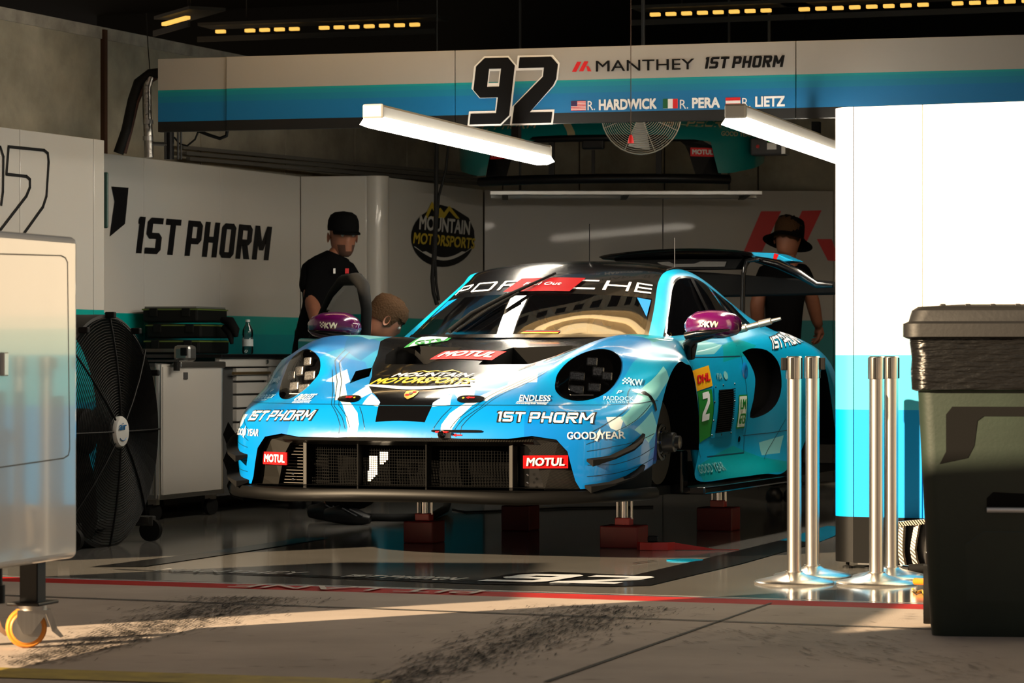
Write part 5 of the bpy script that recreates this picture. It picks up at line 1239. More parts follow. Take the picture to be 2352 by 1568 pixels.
# ================================================================== CABINETS AND BENCH
m_cab = M('cabinet_grey', (.46, .44, .41), .4, coat=.1); m_cabdark = M('cabinet_dark', (.05, .05, .05), .6)
pa = Vector((-1.923, 16.6, 0)); pb_ = Vector((-1.643, 17.42, 0)); loc, rz, L = frame(pa, pb_)
rc = thing('tool_cart', 'grey roller cabinet with aluminium edges beside the drum fan', 'cabinet', loc, rz)       # local x along the seen side, y away from the car
Dt = .46
MB().box((L / 2, Dt / 2, .50), (L - .04, Dt - .01, .72)).build('body', m_cab, rc)
MB().box((L / 2, .003, .495), (L - .10, .012, .70)).build('side_panel', m_cab, rc, bevel=.002)
for x in (.02, L - .02):
    for y in (.02, Dt - .02): MB().cyl((x, y, .13), (x, y, .86), .022, n=14).build('corner_profile', m_alu, rc, smooth=50)
MB().box((L / 2, Dt / 2, .135), (L, Dt, .03)).build('bottom_rail', m_alu, rc, bevel=.004)
MB().box((L / 2 + .12, .01, .856), (L - .26, .05, .035)).build('top_rail', m_alu, rc, bevel=.008)
MB().box((.10, Dt / 2, .855), (.22, Dt - .04, .02)).build('top_tray', m_cabdark, rc)
MB().box((.33, -.004, .795), (.05, .012, .04)).build('lock', m_cabdark, rc, bevel=.003)
for x in (.06, L - .06):
    for y in (.06, Dt - .06):
        w_ = MB().lathe([(.012, -.014), (.05, -.014), (.05, .014), (.012, .014)], 20, (x, y, .05), (.3, 1, 0)).build('caster', m_rubber, rc, smooth=40); MB().box((x, y, .105), (.045, .05, .03)).build('caster_bracket', m_steel, w_)
# bench behind it
pa = Vector((-1.643, 17.42, 0)) - E1 * .035 + E2 * .015; pb_ = pa + E2 * 1.9; loc, rz, L = frame(pa, pb_)
bench = thing('workbench', 'grey drawer workbench with black worktop along the side wall', 'workbench', loc, rz)
MB().box((L / 2, .25, .905), (L + .04, .54, .022)).build('worktop', m_black, bench, bevel=.004)
MB().box((L / 2, .02, .868), (L, .03, .05)).build('apron', m_cab, bench, bevel=.003)
for x0, x1 in ((.0, .62), (.64, 1.36), (1.38, L)): 
    MB().box(((x0 + x1) / 2, .27, .47), (x1 - x0, .46, .74)).build('carcass', m_cabdark, bench)
zs = [.12, .22, .33, .45, .52, .60, .68, .755, .84]
for z0, z1 in zip(zs, zs[1:]):
    d = MB().box((.325 + .11, .028, (z0 + z1) / 2), (.40, .03, z1 - z0 - .012)).build('drawer', m_cab, bench, bevel=.003)
MB().cyl((.16, .0, .805), (.64, .0, .805), .009, n=10).build('drawer_handle', M('brass_bar', (.45, .33, .16), .3, metal=.9), bench)
for x0 in (.66, 1.02, 1.40, 1.77):
    d = MB().box((x0 + .175, .028, .48), (.34, .03, .72)).build('cabinet_door', m_cab, bench, bevel=.003); MB().box((x0 + .03, .01, .74), (.012, .02, .10)).build('door_handle', m_cabdark, d)
MB().lathe([(.0, .006), (.012, .006), (.012, 0)], 14, (.60, .0, .87), (0, -1, 0)).build('lock', m_alu, bench)
# stack of tool cases on the bench
m_case = M('case_black', (.005, .0055, .005), .6, spec=.15); m_casegreen = M('case_green', (.08, .12, .02), .5)
base = at(411, 808, 17.8)
for i, dx in enumerate((0, .012, -.01)):
    tl_ = ('lowest', 'middle', 'topmost')[i]
    cs = thing('tool_case', f'{tl_} black tool case of the stack on the workbench', 'case', (base.x + dx + .05, base.y - .02, .917 + i * .092), -GAR + R(6), 'stacked tool cases')
    MB().box((0, 0, .040), (.34, .48, .080)).build('case_body', m_case, cs, bevel=.012)
    MB().box((0, 0, .072), (.345, .485, .008)).build('case_seam', m_casegreen, cs)
    for x in (-.10, .10): MB().box((x, -.243, .055), (.05, .012, .05)).build('latch', m_case, cs, bevel=.004)
    if i == 2: MB().box((0, 0, .084), (.32, .46, .010)).build('case_lid', M('case_lid_grey', (.12, .12, .11), .5), cs)
g_ = at(530, 750, 17.7); sp_ = thing('work_gloves', 'pair of black work gloves hanging over the end of the tool cases', 'gloves', g_)
mb = MB(); mb.tube([(-.05, 0, .04), (0, -.03, .03), (.03, -.04, -.02), (.035, -.045, -.06)], [.02, .03, .028, .012], 8).tube([(-.04, 0, .0), (.0, -.03, -.04), (.01, -.04, -.10)], [.02, .024, .01], 8); mb.build('glove', m_matt, sp_, smooth=60)
# clamp vice on the cart
v_ = at(425, 826, 16.75); vc = thing('bench_vice', 'aluminium clamp with black rails on top of the tool cart', 'vice', (v_.x, v_.y, .874), -GAR)
MB().box((0, 0, .045), (.10, .10, .09)).build('clamp_block', m_alu, vc, bevel=.02); MB().box((-.17, .0, .062), (.28, .05, .018)).build('rail', m_alu, vc); MB().box((-.17, .0, .03), (.28, .05, .018)).build('rail', m_cabdark, vc)
MB().box((.02, -.052, .055), (.04, .012, .045)).build('clamp_jaw', m_black, vc, bevel=.004); MB().box((-.17, 0, .004), (.30, .10, .012)).build('base_plate', m_cabdark, vc); 
MB().lathe([(.018, 0), (.018, .05), (.0, .05)], 12, (-.02, -.06, -.05)).build('knob', m_rubber, vc)
# water bottles
m_pet = glassy('clear_plastic', (.92, .95, .95), .05, .75); m_lab = M('bottle_label', (.45, .5, .5), .5)
for (px, Y, lb) in ((569, 17.75, 'clear water bottle standing on the workbench beside the tool cases'), (688, 18.6, 'clear water bottle standing on the workbench in front of the man')):
    p = at(px, 806, Y); bt = thing('water_bottle', lb, 'bottle', (p.x, p.y, .917), 0, 'water bottles')
    MB().lathe([(0, 0), (.028, 0), (.032, .01), (.032, .09), (.029, .10), (.032, .11), (.030, .14), (.012, .175), (.012, .185)], 20).build('bottle_body', m_pet, bt, smooth=50)
    MB().lathe([(.014, .185), (.014, .20), (0, .20)], 14).build('bottle_cap', m_white if False else m_lab, bt, smooth=40); MB().lathe([(.0325, .045), (.0325, .085)], 20).build('bottle_label', m_lab, bt)

# ================================================================== JACKS UNDER THE CAR
m_jack = M('jack_red', (.17, .002, .003), .5, var=.15, vscale=8)
def jack(px, py, w, h, label, ztop, rot=.36):
    P = fl(px, py); t = thing('jack_stand', label, 'jack', P, -rot, 'red safety stands under the car')
    MB().box((0, .08, h / 2), (w, .16, h)).build('box', m_jack, t, bevel=.006)
    MB().box((0, .08, h + .018), (.075, .06, .036)).build('clamp', m_red, t, bevel=.004)
    MB().cyl((0, .08, h + .03), (0, .08, ztop), .02, n=18).build('ram', m_chrome, t, smooth=40)
    for s in (-.036, .036): MB().cyl((s, .085, h + .03), (s, .085, ztop), .006, n=10).build('guide_rod', m_chrome, t, smooth=40)
    return t
jack(1421, 1259, .19, .105, 'red jack stand under the front left of the car', .256)
jack(960, 1247, .155, .105, 'red jack stand under the front right of the car', .256)
jack(1183, 1219, .155, .13, 'dark red jack stand under the rear right of the car', .256)
jack(1640, 1219, .19, .12, 'dark red jack stand under the rear left of the car beside its side skirt', .256)
P = fl(1500, 1263); t = thing('red_strap', 'red webbing strap with loop lying beside the front left jack stand', 'strap', P, -.1)
mb = MB(); pts = [(-.075, 0), (-.06, -.03), (.0, -.04), (.07, -.03), (.10, 0), (.30, -.01), (.40, .01)]
V = [(x, y, z) for x, y in pts for z in (.002, .036 if x < .12 else .006)]; mb.add(V, [(2 * i, 2 * i + 1, 2 * i + 3, 2 * i + 2) for i in range(len(pts) - 1)]); mb.add([(x, y + .05, z) for x, y, z in V], [(2 * i, 2 * i + 1, 2 * i + 3, 2 * i + 2) for i in range(4)]); mb.build('webbing', m_red, t)
MB().box((0, .0, .052), (.05, .04, .028)).build('buckle', m_black, t, bevel=.006)
# black air hose and cable on the floor under the car
mb = MB(); mb.tube([fl(800, 1195) + Vector((0, 0, .02)), fl(900, 1197) + Vector((0, 0, .02)), fl(990, 1196) + Vector((0, 0, .022)), fl(1024, 1180) + Vector((0, 0, .03)), fl(1034, 1170) + Vector((0, 0, .08)), fl(1030, 1165) + Vector((0, 0, .14))], .022, 10)
tag(mb.build('air_hose', m_rubber, smooth=60), 'thick black hose curving on the floor under the car nose', 'hose')
mb = MB(); mb.tube([fl(1040, 1172) + Vector((0, 0, .006)), fl(1070, 1178) + Vector((0, 0, .006)), fl(1180, 1174) + Vector((0, 0, .006)), fl(1300, 1168) + Vector((0, 0, .006)), fl(1500, 1165) + Vector((0, 0, .006))], .006, 6)
tag(mb.build('cable', m_rubber, smooth=60), 'thin black cable lying on the floor under the car', 'cable')

# ================================================================== PEOPLE
m_skin = M('skin', (.26, .10, .055), .6, var=.12, vscale=14); m_shirt = M('black_shirt', (.003, .003, .0035), .9, bump=.1, bscale=30, spec=.08); m_trous = M('dark_trousers', (.005, .005, .006), .9, spec=.08)
m_grey = M('grey_shirt', (.055, .055, .06), .9); m_hair = M('brown_hair', (.045, .022, .009), .85, bump=.6, bscale=90, spec=.15); m_beard = M('beard', (.07, .03, .018), .9); m_eye = M('eye_white', (.5, .48, .45), .3)
def skinned(name, pts, edges, mat, parent, sub=2, root=0):
    "one continuous surface grown round a chain of joints: pts = [(position, radius x, radius y)]"
    me = bpy.data.meshes.new(name); me.from_pydata([tuple(p[0]) for p in pts], edges, []); me.materials.append(mat)
    o = bpy.data.objects.new(name, me); COL.objects.link(o); o.parent = parent
    md = o.modifiers.new('skin', 'SKIN'); md.use_smooth_shade = True
    sv = me.skin_vertices[0].data if me.skin_vertices else None
    if sv is None:
        bm = bmesh.new(); bm.from_mesh(me); bm.verts.layers.skin.verify(); bm.to_mesh(me); bm.free(); sv = me.skin_vertices[0].data
    for i, p in enumerate(pts): sv[i].radius = (p[1], p[2] if len(p) > 2 else p[1]); sv[i].use_root = (i == root)
    sd_ = o.modifiers.new('sub', 'SUBSURF'); sd_.levels = sub; sd_.render_levels = sub
    return o
def chain(*idx): return list(zip(idx, idx[1:]))
def head(parent, C, yaw, pitch=0.0, roll=0.0, hair=None, beard=False, s=1.0, skinmat=None):
    "head with face: local +y of the head looks along the face; C = centre of the skull"
    Rm = Matrix.Rotation(yaw, 3, 'Z') @ Matrix.Rotation(pitch, 3, 'X') @ Matrix.Rotation(roll, 3, 'Y'); C = Vector(C); mb = MB(); n = 28; rows = []
    prof = [(-.118, .030, .045), (-.108, .044, .060), (-.085, .056, .072), (-.05, .066, .082), (-.01, .072, .090), (.03, .075, .095), (.065, .070, .092), (.095, .052, .070), (.113, .025, .035), (.118, .002, .002)]
    for z, a, b in prof:
        for j in range(n):
            g = 2 * math.pi * j / n; x = a * math.cos(g); y = b * math.sin(g)
            f = max(0, math.sin(g))
            if z < -.06: y += .012 * f + .004
            y -= .006 * (1 - f) * (1 if z < -.05 else 0)
            fr = math.exp(-(x / .016) ** 2)
            if y > 0: y += .020 * fr * math.exp(-((z + .028) / .022) ** 2) + .010 * fr * math.exp(-((z + .005) / .03) ** 2) + .006 * math.exp(-((z + .078) / .012) ** 2) * math.exp(-(x / .03) ** 2) - .010 * math.exp(-((abs(x) - .032) / .015) ** 2) * math.exp(-((z - .004) / .015) ** 2)
            mb.v.append(tuple(C + Rm @ (Vector((x, y, z)) * s)))
    k = len(prof); mb.f = [(i * n + j, i * n + (j + 1) % n, (i + 1) * n + (j + 1) % n, (i + 1) * n + j) for i in range(k - 1) for j in range(n)] + [tuple(range(n))]; mb.m = [0] * len(mb.f)
    if beard:
        mb.m = [1 if (C.z is not None and i < 3 and 2 < j < 13 and not (i == 2 and 5 < j < 9)) else 0 for i in range(k - 1) for j in range(n)] + [0]
    for sx in (-1, 1):
        ear = [Vector((sx * (.074 + .012 * t2), -.012 + .018 * math.cos(a2), -.012 + .03 * math.sin(a2))) for t2, a2 in [(1, i * math.pi / 5) for i in range(10)]] + [Vector((sx * .070, -.005, -.012))]
        mb.add([C + Rm @ (p * s) for p in ear], [(i, (i + 1) % 10, 10) for i in range(10)])
    h = mb.build('head', [skinmat or m_skin, m_beard], parent, smooth=70)
    for sx in (-1, 1):
        MB().lathe([(0, .010), (.006, .008), (.010, 0), (.006, -.008), (0, -.010)], 12, C + Rm @ (Vector((sx * .031, .081, .006)) * s)).build('eye', m_eye, h, smooth=80)
    if hair:
        hb = MB(); nn = 24; pr = [(-.03, 1.06), (.0, 1.13), (.04, 1.17), (.075, 1.15), (.108, .98), (.132, .55), (.140, .02)]
        for z, f in pr:
            for j in range(nn):
                g = 2 * math.pi * j / nn; a, b = .074 * f, .094 * f
                zz = z + (.05 if math.sin(g) > .3 and z < .04 else 0) + .006 * math.sin(j * 2.7 + z * 90)
                hb.v.append(tuple(C + Rm @ (Vector((a * math.cos(g), b * math.sin(g) - .006, zz)) * s)))
        hb.f = [(i * nn + j, i * nn + (j + 1) % nn, (i + 1) * nn + (j + 1) % nn, (i + 1) * nn + j) for i in range(len(pr) - 1) for j in range(nn)]; hb.m = [0] * len(hb.f); hb.build('hair', hair, h, smooth=70)
    return h, Rm, C
def hand(name, W, D, N, parent, mat, curl=.5, s=1.0):
    "palm with four fingers and a thumb: wrist W, direction D, palm normal N"
    W, D, N = Vector(W), Vector(D).normalized(), Vector(N).normalized(); X = D.cross(N).normalized(); pts = [(W, .026, .018), (W + D * .05 * s, .036, .016), (W + D * .085 * s, .036, .014)]; ed = chain(0, 1, 2)
    for i, (ox, ln) in enumerate(((-.030, .070), (-.010, .080), (.010, .075), (.030, .058))):
        b = W + D * .088 * s + X * ox * s; k1 = (D * math.cos(curl) + N * math.sin(curl)); k2 = (D * math.cos(curl * 2) + N * math.sin(curl * 2)); o = len(pts)
        pts += [(b, .0095), (b + k1 * ln * .5 * s, .0085), (b + k1 * ln * .5 * s + k2 * ln * .5 * s, .0065)]; ed += [(2, o)] + chain(o, o + 1, o + 2)
    o = len(pts); b = W + D * .035 * s - X * .034 * s; pts += [(b, .011), (b + (D * .7 - X * .6 + N * .4) * .035 * s, .010), (b + (D * .9 - X * .6 + N * .8) * .06 * s, .007)]; ed += [(1, o)] + chain(o, o + 1, o + 2)
    return skinned(name, pts, ed, mat, parent, 2)

# --- man in a black cap behind the car's right side
Y1 = 18.05; d1 = thing('person', 'person in black cap and black t-shirt standing behind the open car door', 'person', (at(715, 900, Y1).x, Y1, 0))
O_ = Vector((at(715, 900, Y1).x, Y1, 0)); q = lambda px, py, dy=0.0: at(px, py, Y1 + dy) - O_
body_pts = [(q(708, 905), .18, .12), (q(712, 825), .18, .115), (q(728, 740), .175, .11), (q(750, 642), .165, .105), (q(766, 600), .105, .08), (q(784, 562), .056, .058),
            (q(708, 624), .052), (q(716, 690, -.10), .050), (q(728, 745, -.28), .038), (q(735, 775, -.38), .030),
            (q(803, 624, .05), .052), (q(826, 700, .0), .048), (q(836, 770, -.10), .036), (q(830, 790, -.18), .028),
            (q(690, 935), .095), (q(684, 1050, -.02), .07), (Vector(q(684, 1150)), .05), (q(722, 935), .095), (q(735, 1050, -.05), .07), (Vector(q(738, 1150)), .05)]
body_pts[16] = (Vector((q(684, 1150).x, .02, .09)), .05); body_pts[19] = (Vector((q(738, 1150).x, -.02, .09)), .05)
bedges = chain(0, 1, 2, 3, 4, 5) + [(3, 6)] + chain(6, 7, 8, 9) + [(3, 10)] + chain(10, 11, 12, 13) + [(0, 14)] + chain(14, 15, 16) + [(0, 17)] + chain(17, 18, 19)
def slim(P, idx): return [(p[0], *[r * (.72 if i in idx else 1) for r in p[1:]]) for i, p in enumerate(P)]
skinned('body', slim(body_pts, (0, 1, 2, 3, 4, 6, 10, 14, 15, 17, 18)), bedges, m_skin, d1)
def grow(i, f=1.0, a=.014): p = body_pts[i]; return (p[0], p[1] * f + a, (p[2] if len(p) > 2 else p[1]) * f + a)
sh = [grow(0), grow(1), grow(2), grow(3), (body_pts[4][0] + Vector((.02, 0, .045)), .075, .07), grow(6, 1, .014), (body_pts[6][0].lerp(body_pts[7][0], .75), .072), grow(10, 1, .014), (body_pts[10][0].lerp(body_pts[11][0], .7), .072)]
skinned('shirt', sh, chain(0, 1, 2, 3, 4) + [(3, 5), (5, 6), (3, 7), (7, 8)], m_shirt, d1)
skinned('trousers', [grow(0, 1, .016), grow(14), grow(15), grow(16), grow(17), grow(18), grow(19)], [(0, 1), (1, 2), (2, 3), (0, 4), (4, 5), (5, 6)], m_trous, d1)
for i in (16, 19):
    p = body_pts[i][0]; MB().lathe([(.045, 0), (.055, .02), (.05, .06), (.03, .09)], 16, (p.x, p.y - .05, 0)).build('shoe', m_black, d1, smooth=60)
hd_, Rm_, C_ = head(d1, q(788, 541), R(-158), R(-4), 0, None, True, 1.05)
cp = MB(); n = 28; pr = [(.028, 1.10), (.05, 1.12), (.085, 1.08), (.115, .92), (.132, .6), (.138, .02)]
for z, f in pr: cp.v += [tuple(C_ + Rm_ @ (Vector((.078 * f * math.cos(2 * math.pi * j / n), .098 * f * math.sin(2 * math.pi * j / n), z)) * 1.05)) for j in range(n)]
cp.f = [(i * n + j, i * n + (j + 1) % n, (i + 1) * n + (j + 1) % n, (i + 1) * n + j) for i in range(len(pr) - 1) for j in range(n)]; cp.m = [0] * len(cp.f)
cap = cp.build('cap', m_shirt, d1, smooth=60)
vz = MB(); 
for t_ in range(-6, 7):
    g = t_ / 6 * 1.15; 
    for r_, z_ in ((1.0, .03), (1.62, .018), (1.62, .008), (1.0, .02)):
        vz.v.append(tuple(C_ + Rm_ @ (Vector((.082 * math.sin(g) * (1 if r_ < 1.1 else 1.06), .1 * math.cos(g) * r_ if abs(g) < 1.2 else .05, z_)) * 1.05)))
vz.f = [(4 * i + j, 4 * i + (j + 1) % 4, 4 * i + 4 + (j + 1) % 4, 4 * i + 4 + j) for i in range(12) for j in range(4)]; vz.m = [0] * len(vz.f); vz.build('cap_visor', m_shirt, cap, smooth=60)
hand('hand', body_pts[9][0], (body_pts[9][0] - body_pts[8][0]), (0, -.3, -1), d1, m_skin, .5); hand('hand', body_pts[13][0], (body_pts[13][0] - body_pts[12][0]), (-1, 0, 0), d1, m_skin, .5)
for px, c in ((768, m_white), (797, m_redp)):
    p = q(px, 622, -.13); MB().box(p, (.012 if c is m_white else .022, .006, .03)).build('shirt_print', c, d1)

# --- person crouching at the open door
Y2 = 16.5; O_ = Vector((at(800, 900, Y2).x, Y2, 0)); d2 = thing('person', 'crouching person with short brown hair bent down beside the open car door', 'person', O_)
q = lambda px, py, dy=0.0: at(px, py, Y2 + dy) - O_
kp = [(q(756, 915, .08), .15, .12), (q(770, 845, .03), .15, .11), (q(795, 780), .155, .11), (q(830, 748), .12, .09), (q(862, 742), .058, .055),
      (q(800, 762, -.17), .062), (q(822, 840, -.22), .05), (q(860, 880, -.28), .036), (q(875, 885, -.3), .028),
      (q(845, 770, .15), .055), (q(885, 840, .16), .046), (q(930, 860, .1), .033), (q(945, 862, .08), .026),
      (q(775, 935, -.08), .095), (Vector((q(860, 0).x, -.25, .42)), .072), (Vector((q(782, 0).x, -.12, .10)), .052), (q(765, 935, .16), .095), (Vector((q(850, 0).x, .2, .13)), .072), (Vector((q(735, 0).x, .22, .10)), .05)]
ke = chain(0, 1, 2, 3, 4) + [(3, 5)] + chain(5, 6, 7, 8) + [(3, 9)] + chain(9, 10, 11, 12) + [(0, 13)] + chain(13, 14, 15) + [(0, 16)] + chain(16, 17, 18)
skinned('body', slim(kp, (0, 1, 2, 3, 5, 6, 9, 10, 13, 14, 16, 17)), ke, m_skin, d2)
def grow2(i, a=.014): p = kp[i]; return (p[0], p[1] + a, (p[2] if len(p) > 2 else p[1]) + a)
skinned('shirt', [grow2(0), grow2(1), grow2(2), grow2(3), grow2(5, .016), grow2(6, .014), grow2(9, .016), (kp[10][0], .058)], [(0, 1), (1, 2), (2, 3), (3, 4), (4, 5), (3, 6), (6, 7)], m_grey, d2)
skinned('trousers', [grow2(0, .016), grow2(13), grow2(14), grow2(15), grow2(16), grow2(17), grow2(18)], [(0, 1), (1, 2), (2, 3), (0, 4), (4, 5), (5, 6)], m_trous, d2)
for i in (15, 18):
    p = kp[i][0]; mb = MB(); mb.tube([(p.x - .07, p.y + .02, .05), (p.x, p.y - .01, .055), (p.x + .10, p.y - .04, .04), (p.x + .17, p.y - .06, .03)], [.035, .05, .045, .022], 12); s_ = mb.build('shoe', m_black, d2, smooth=60)
    mb = MB(); mb.tube([(p.x + .02, p.y - .06, .09), (p.x + .10, p.y - .09, .05)], .005, 5).tube([(p.x + .06, p.y - .07, .085), (p.x + .13, p.y - .09, .05)], .005, 5); mb.build('lace', m_grey, s_)
head(d2, q(884, 735), R(-70), R(-35), R(0), m_hair, False, 1.0)
hand('hand', kp[8][0], (kp[8][0] - kp[7][0]), (0, 0, -1), d2, m_skin, .6); hand('hand', kp[12][0], (kp[12][0] - kp[11][0]), (0, 0, -1), d2, m_skin, .6)

# --- person in a bucket hat behind the rear wing
Y3 = 18.9; O_ = Vector((at(1800, 900, Y3).x, Y3, 0)); d3 = thing('person', 'person in black bucket hat seen from behind beyond the rear wing', 'person', O_)
q = lambda px, py, dy=0.0: at(px, py, Y3 + dy) - O_
pp = [(q(1795, 900), .165, .115), (q(1797, 820), .155, .105), (q(1800, 730), .16, .11), (q(1803, 640), .17, .11), (q(1808, 596), .09, .075), (q(1810, 575), .058, .058),
      (q(1758, 632), .054), (q(1738, 700, .0), .052), (q(1745, 770, .12), .040), (q(1770, 790, .25), .030),
      (q(1846, 632), .054), (q(1866, 690, .05), .05), (q(1876, 735, .12), .038), (q(1880, 748, .2), .030),
      (q(1780, 930), .095), (q(1778, 1050), .07), (Vector((q(1778, 0).x, 0, .09)), .05), (q(1812, 930), .095), (q(1818, 1050), .07), (Vector((q(1818, 0).x, 0, .09)), .05)]
skinned('body', slim(pp, (0, 1, 2, 3, 4, 6, 10, 14, 15, 17, 18)), bedges, m_skin, d3)
def grow3(i, a=.014): p = pp[i]; return (p[0], p[1] + a, (p[2] if len(p) > 2 else p[1]) + a)
skinned('shirt', [grow3(0), grow3(1), grow3(2), grow3(3), grow3(4, .006), grow3(6, .02), (pp[6][0].lerp(pp[7][0], .75), .074), grow3(10, .02), (pp[10][0].lerp(pp[11][0], .6), .072)], chain(0, 1, 2, 3, 4) + [(3, 5), (5, 6), (3, 7), (7, 8)], m_shirt, d3)
skinned('trousers', [grow3(0, .016), grow3(14), grow3(15), grow3(16), grow3(17), grow3(18), grow3(19)], [(0, 1), (1, 2), (2, 3), (0, 4), (4, 5), (5, 6)], m_trous, d3)
for i in (16, 19):
    p = pp[i][0]; MB().lathe([(.045, 0), (.055, .02), (.05, .06), (.03, .09)], 16, (p.x, p.y - .02, 0)).build('shoe', m_black, d3, smooth=60)
hd_, Rm_, C_ = head(d3, q(1811, 546), R(-35), R(-18), 0, m_hair, False, 1.0)
cp = MB(); pr = [(-.035, 1.9), (-.02, 1.55), (.012, 1.12), (.05, 1.10), (.09, 1.05), (.118, .95), (.126, .6), (.128, .02)]
for z, f in pr: cp.v += [tuple(C_ + Rm_ @ Vector((.080 * f * math.cos(2 * math.pi * j / n), .098 * (f if f < 1.3 else 1.2 + (f - 1.2) * .8) * math.sin(2 * math.pi * j / n), z))) for j in range(n)]
cp.f = [(i * n + j, i * n + (j + 1) % n, (i + 1) * n + (j + 1) % n, (i + 1) * n + j) for i in range(len(pr) - 1) for j in range(n)]; cp.m = [0] * len(cp.f); cp.build('bucket_hat', m_shirt, d3, smooth=60)
hand('hand', pp[9][0], (pp[9][0] - pp[8][0]), (0, 1, 0), d3, m_skin, .6); hand('hand', pp[13][0], (pp[13][0] - pp[12][0]) + Vector((0, 0, -.05)), (-1, 0, 0), d3, m_skin, .6)

# ================================================================== SPARE FRONT BUMPER above the back wall
sp = at(1425, 440, 20.15)
spb = thing('spare_bumper', 'teal spare front bumper of the car stored on a rail above the back wall', 'bumper', (sp.x, sp.y, sp.z - .10), math.atan2(-math.cos(GAR - .2), -math.sin(GAR - .2)))
m_dteal = M('teal_gloss', (.0, .17, .17), .35, coat=.7)
b2 = grid_bm(HB[:36]); gf2 = cut(b2, [(-.76, .10), (-.70, .36), (-.60, .375), (.60, .375), (.70, .36), (.76, .10)], 'front', .2)
bmesh.ops.delete(b2, geom=gf2, context='FACES'); me = bpy.data.meshes.new('bumper_skin'); b2.to_mesh(me); b2.free(); me.materials.append(m_dteal)
for p in me.polygons: p.use_smooth = True
sk = bpy.data.objects.new('bumper_skin', me); COL.objects.link(sk); sk.parent = spb
def rail(pts, r, name): mb = MB(); mb.tube(pts, r, 8); mb.build(name, m_black, spb, smooth=50)
rail([(fx(y) - .01, y, .385) for y in [-.62 + 1.24 * i / 10 for i in range(11)]], .022, 'opening_frame'); rail([(fx(y) - .01, y, .13) for y in [-.8 + 1.6 * i / 12 for i in range(13)]], .03, 'opening_frame')
for y in (-.30, .38): MB().box((fx(y) - .02, y, .255), (.03, .035, .26)).build('divider', m_black, spb)
for sgn in (1, -1):
    pr = [(.77, .105), (.72, .33), (.62, .385), (.50, .375), (.54, .34), (.56, .30), (.62, .105)]
    mb = MB(); mb.add([(fx(y) - .004, y * sgn, z) for y, z in pr], [tuple(range(7))]); ck = mb.build('cheek', m_black, spb)
    mb = MB(); y0, y1 = (.575, .72) if sgn > 0 else (-.72, -.575); mb.add([(fx(y0) + .006, y0, .27), (fx(y1) + .006, y1, .27), (fx(y1) + .006, y1, .325), (fx(y0) + .006, y0, .325)], [(0, 1, 2, 3)]); pl = mb.build('sponsor_plate', m_redp, spb)
    put(font_geom('MOTUL', .85, .032, .03), lambda u, v: (fx(y0) + (fx(y1) - fx(y0)) * (u + .08) + .010, y0 + (y1 - y0) * (u + .08), .282 + v), 'lettering', m_dimw, pl)
    mb_ = font_geom('x', 1, 1)
    ys = (.40, .84) if sgn > 0 else (-.84, -.40)
    vs, fs = block_geom('1ST PHORM', 1, .05, .24, shear=.25, aspect=1.0, gap=.2)
    put((vs, fs), lambda u, v: bodypt((.9, ys[0] + (ys[1] - ys[0]) * u, .455 + v), 'front', .004), 'sponsor_lettering', M('dim_gold_print', (.40, .34, .20), .5), spb)
put(font_geom('GOOD YEAR', 1, .03, .01), lambda u, v: bodypt((.8, .76 + .18 * u, .40 + v), 'front', .004), 'sponsor_lettering', MATS['dim_gold_print'], spb)
mb = MB(); st_ = [(-.19, .39), (-.20, .43), (-.23, .48), (-.27, .53)]; mb.add([bodypt((.95, y + d, z), 'front', .003) for y, z in st_ for d in (0, .05)], [(2 * i, 2 * i + 1, 2 * i + 3, 2 * i + 2) for i in range(3)]); mb.build('pale_stripe', MATS['dim_gold_print'], spb)
MB().box((fx(0) - .02, -.03, .345), (.06, .14, .06)).build('centre_duct', m_black, spb, bevel=.01); MB().box((fx(0) - .02, -.03, .22), (.02, .02, .18)).build('centre_strut', m_black, spb)
# rail it stands on
A_, B_r = at(1125, 442, 20.0), at(1752, 444, 20.0); loc, rz, L = frame(A_, B_r); rl = thing('storage_rail', 'long aluminium storage rail carrying the spare bumper', 'rail', (A_.x, A_.y, A_.z), rz)
MB().box((L / 2, .05, 0), (L, .06, .03)).build('rail_profile', m_alu, rl, bevel=.004); MB().box((L / 2, .5, 0), (L, .06, .03)).build('rail_profile', m_alu, rl, bevel=.004)
for x in (.1, L / 2, L - .1): MB().box((x, .3, -.01), (.04, .55, .02)).build('cross_bar', m_cabdark, rl)
for x in (.2, L - .2): MB().cyl((x, .3, 0), (x, .3, 3.57 - A_.z), .008, n=8).build('hanger_rod', m_cabdark, rl)
# wall fan with wire cage behind the fascia
wf = at(1473, 262, 17.9); f2 = thing('cage_fan', 'round wire cage fan hanging behind the overhead fascia', 'fan', wf, -.15)
rr = 92 * 17.9 / FPX; m_wire = M('cage_wire', (.65, .62, .55), .35, metal=.5); mb = MB()
for i in range(17):
    r = rr * (.2 + .8 * i / 16); d = .05 * (1 - (r / rr) ** 2); mb.tube([(r * math.cos(2 * math.pi * j / 36), -d, r * math.sin(2 * math.pi * j / 36)) for j in range(36)], .0016 if i < 16 else .004, 4, closed=True)
mb.build('cage_wires', m_wire, f2)['kind'] = 'stuff'
for g in range(0, 360, 45): MB().tube([(r * math.cos(R(g + 20)), -.05 * (1 - (r / rr) ** 2) - .002, r * math.sin(R(g + 20))) for r in (.03, rr * .6, rr)], .002, 4).build('cage_spoke', m_wire, f2)
for g in (30, 150, 270): 
    mb = MB(); c = Vector((math.cos(R(g)), 0, math.sin(R(g)))); n_ = Vector((-math.sin(R(g)), .4, math.cos(R(g)))); mb.add([c * .03 - n_ * .02, c * .19 - n_ * .075, c * .21 + n_ * .05, c * .03 + n_ * .02], [(0, 1, 2, 3)]); mb.build('blade', M('fan_blade_grey', (.25, .25, .24), .4), f2)
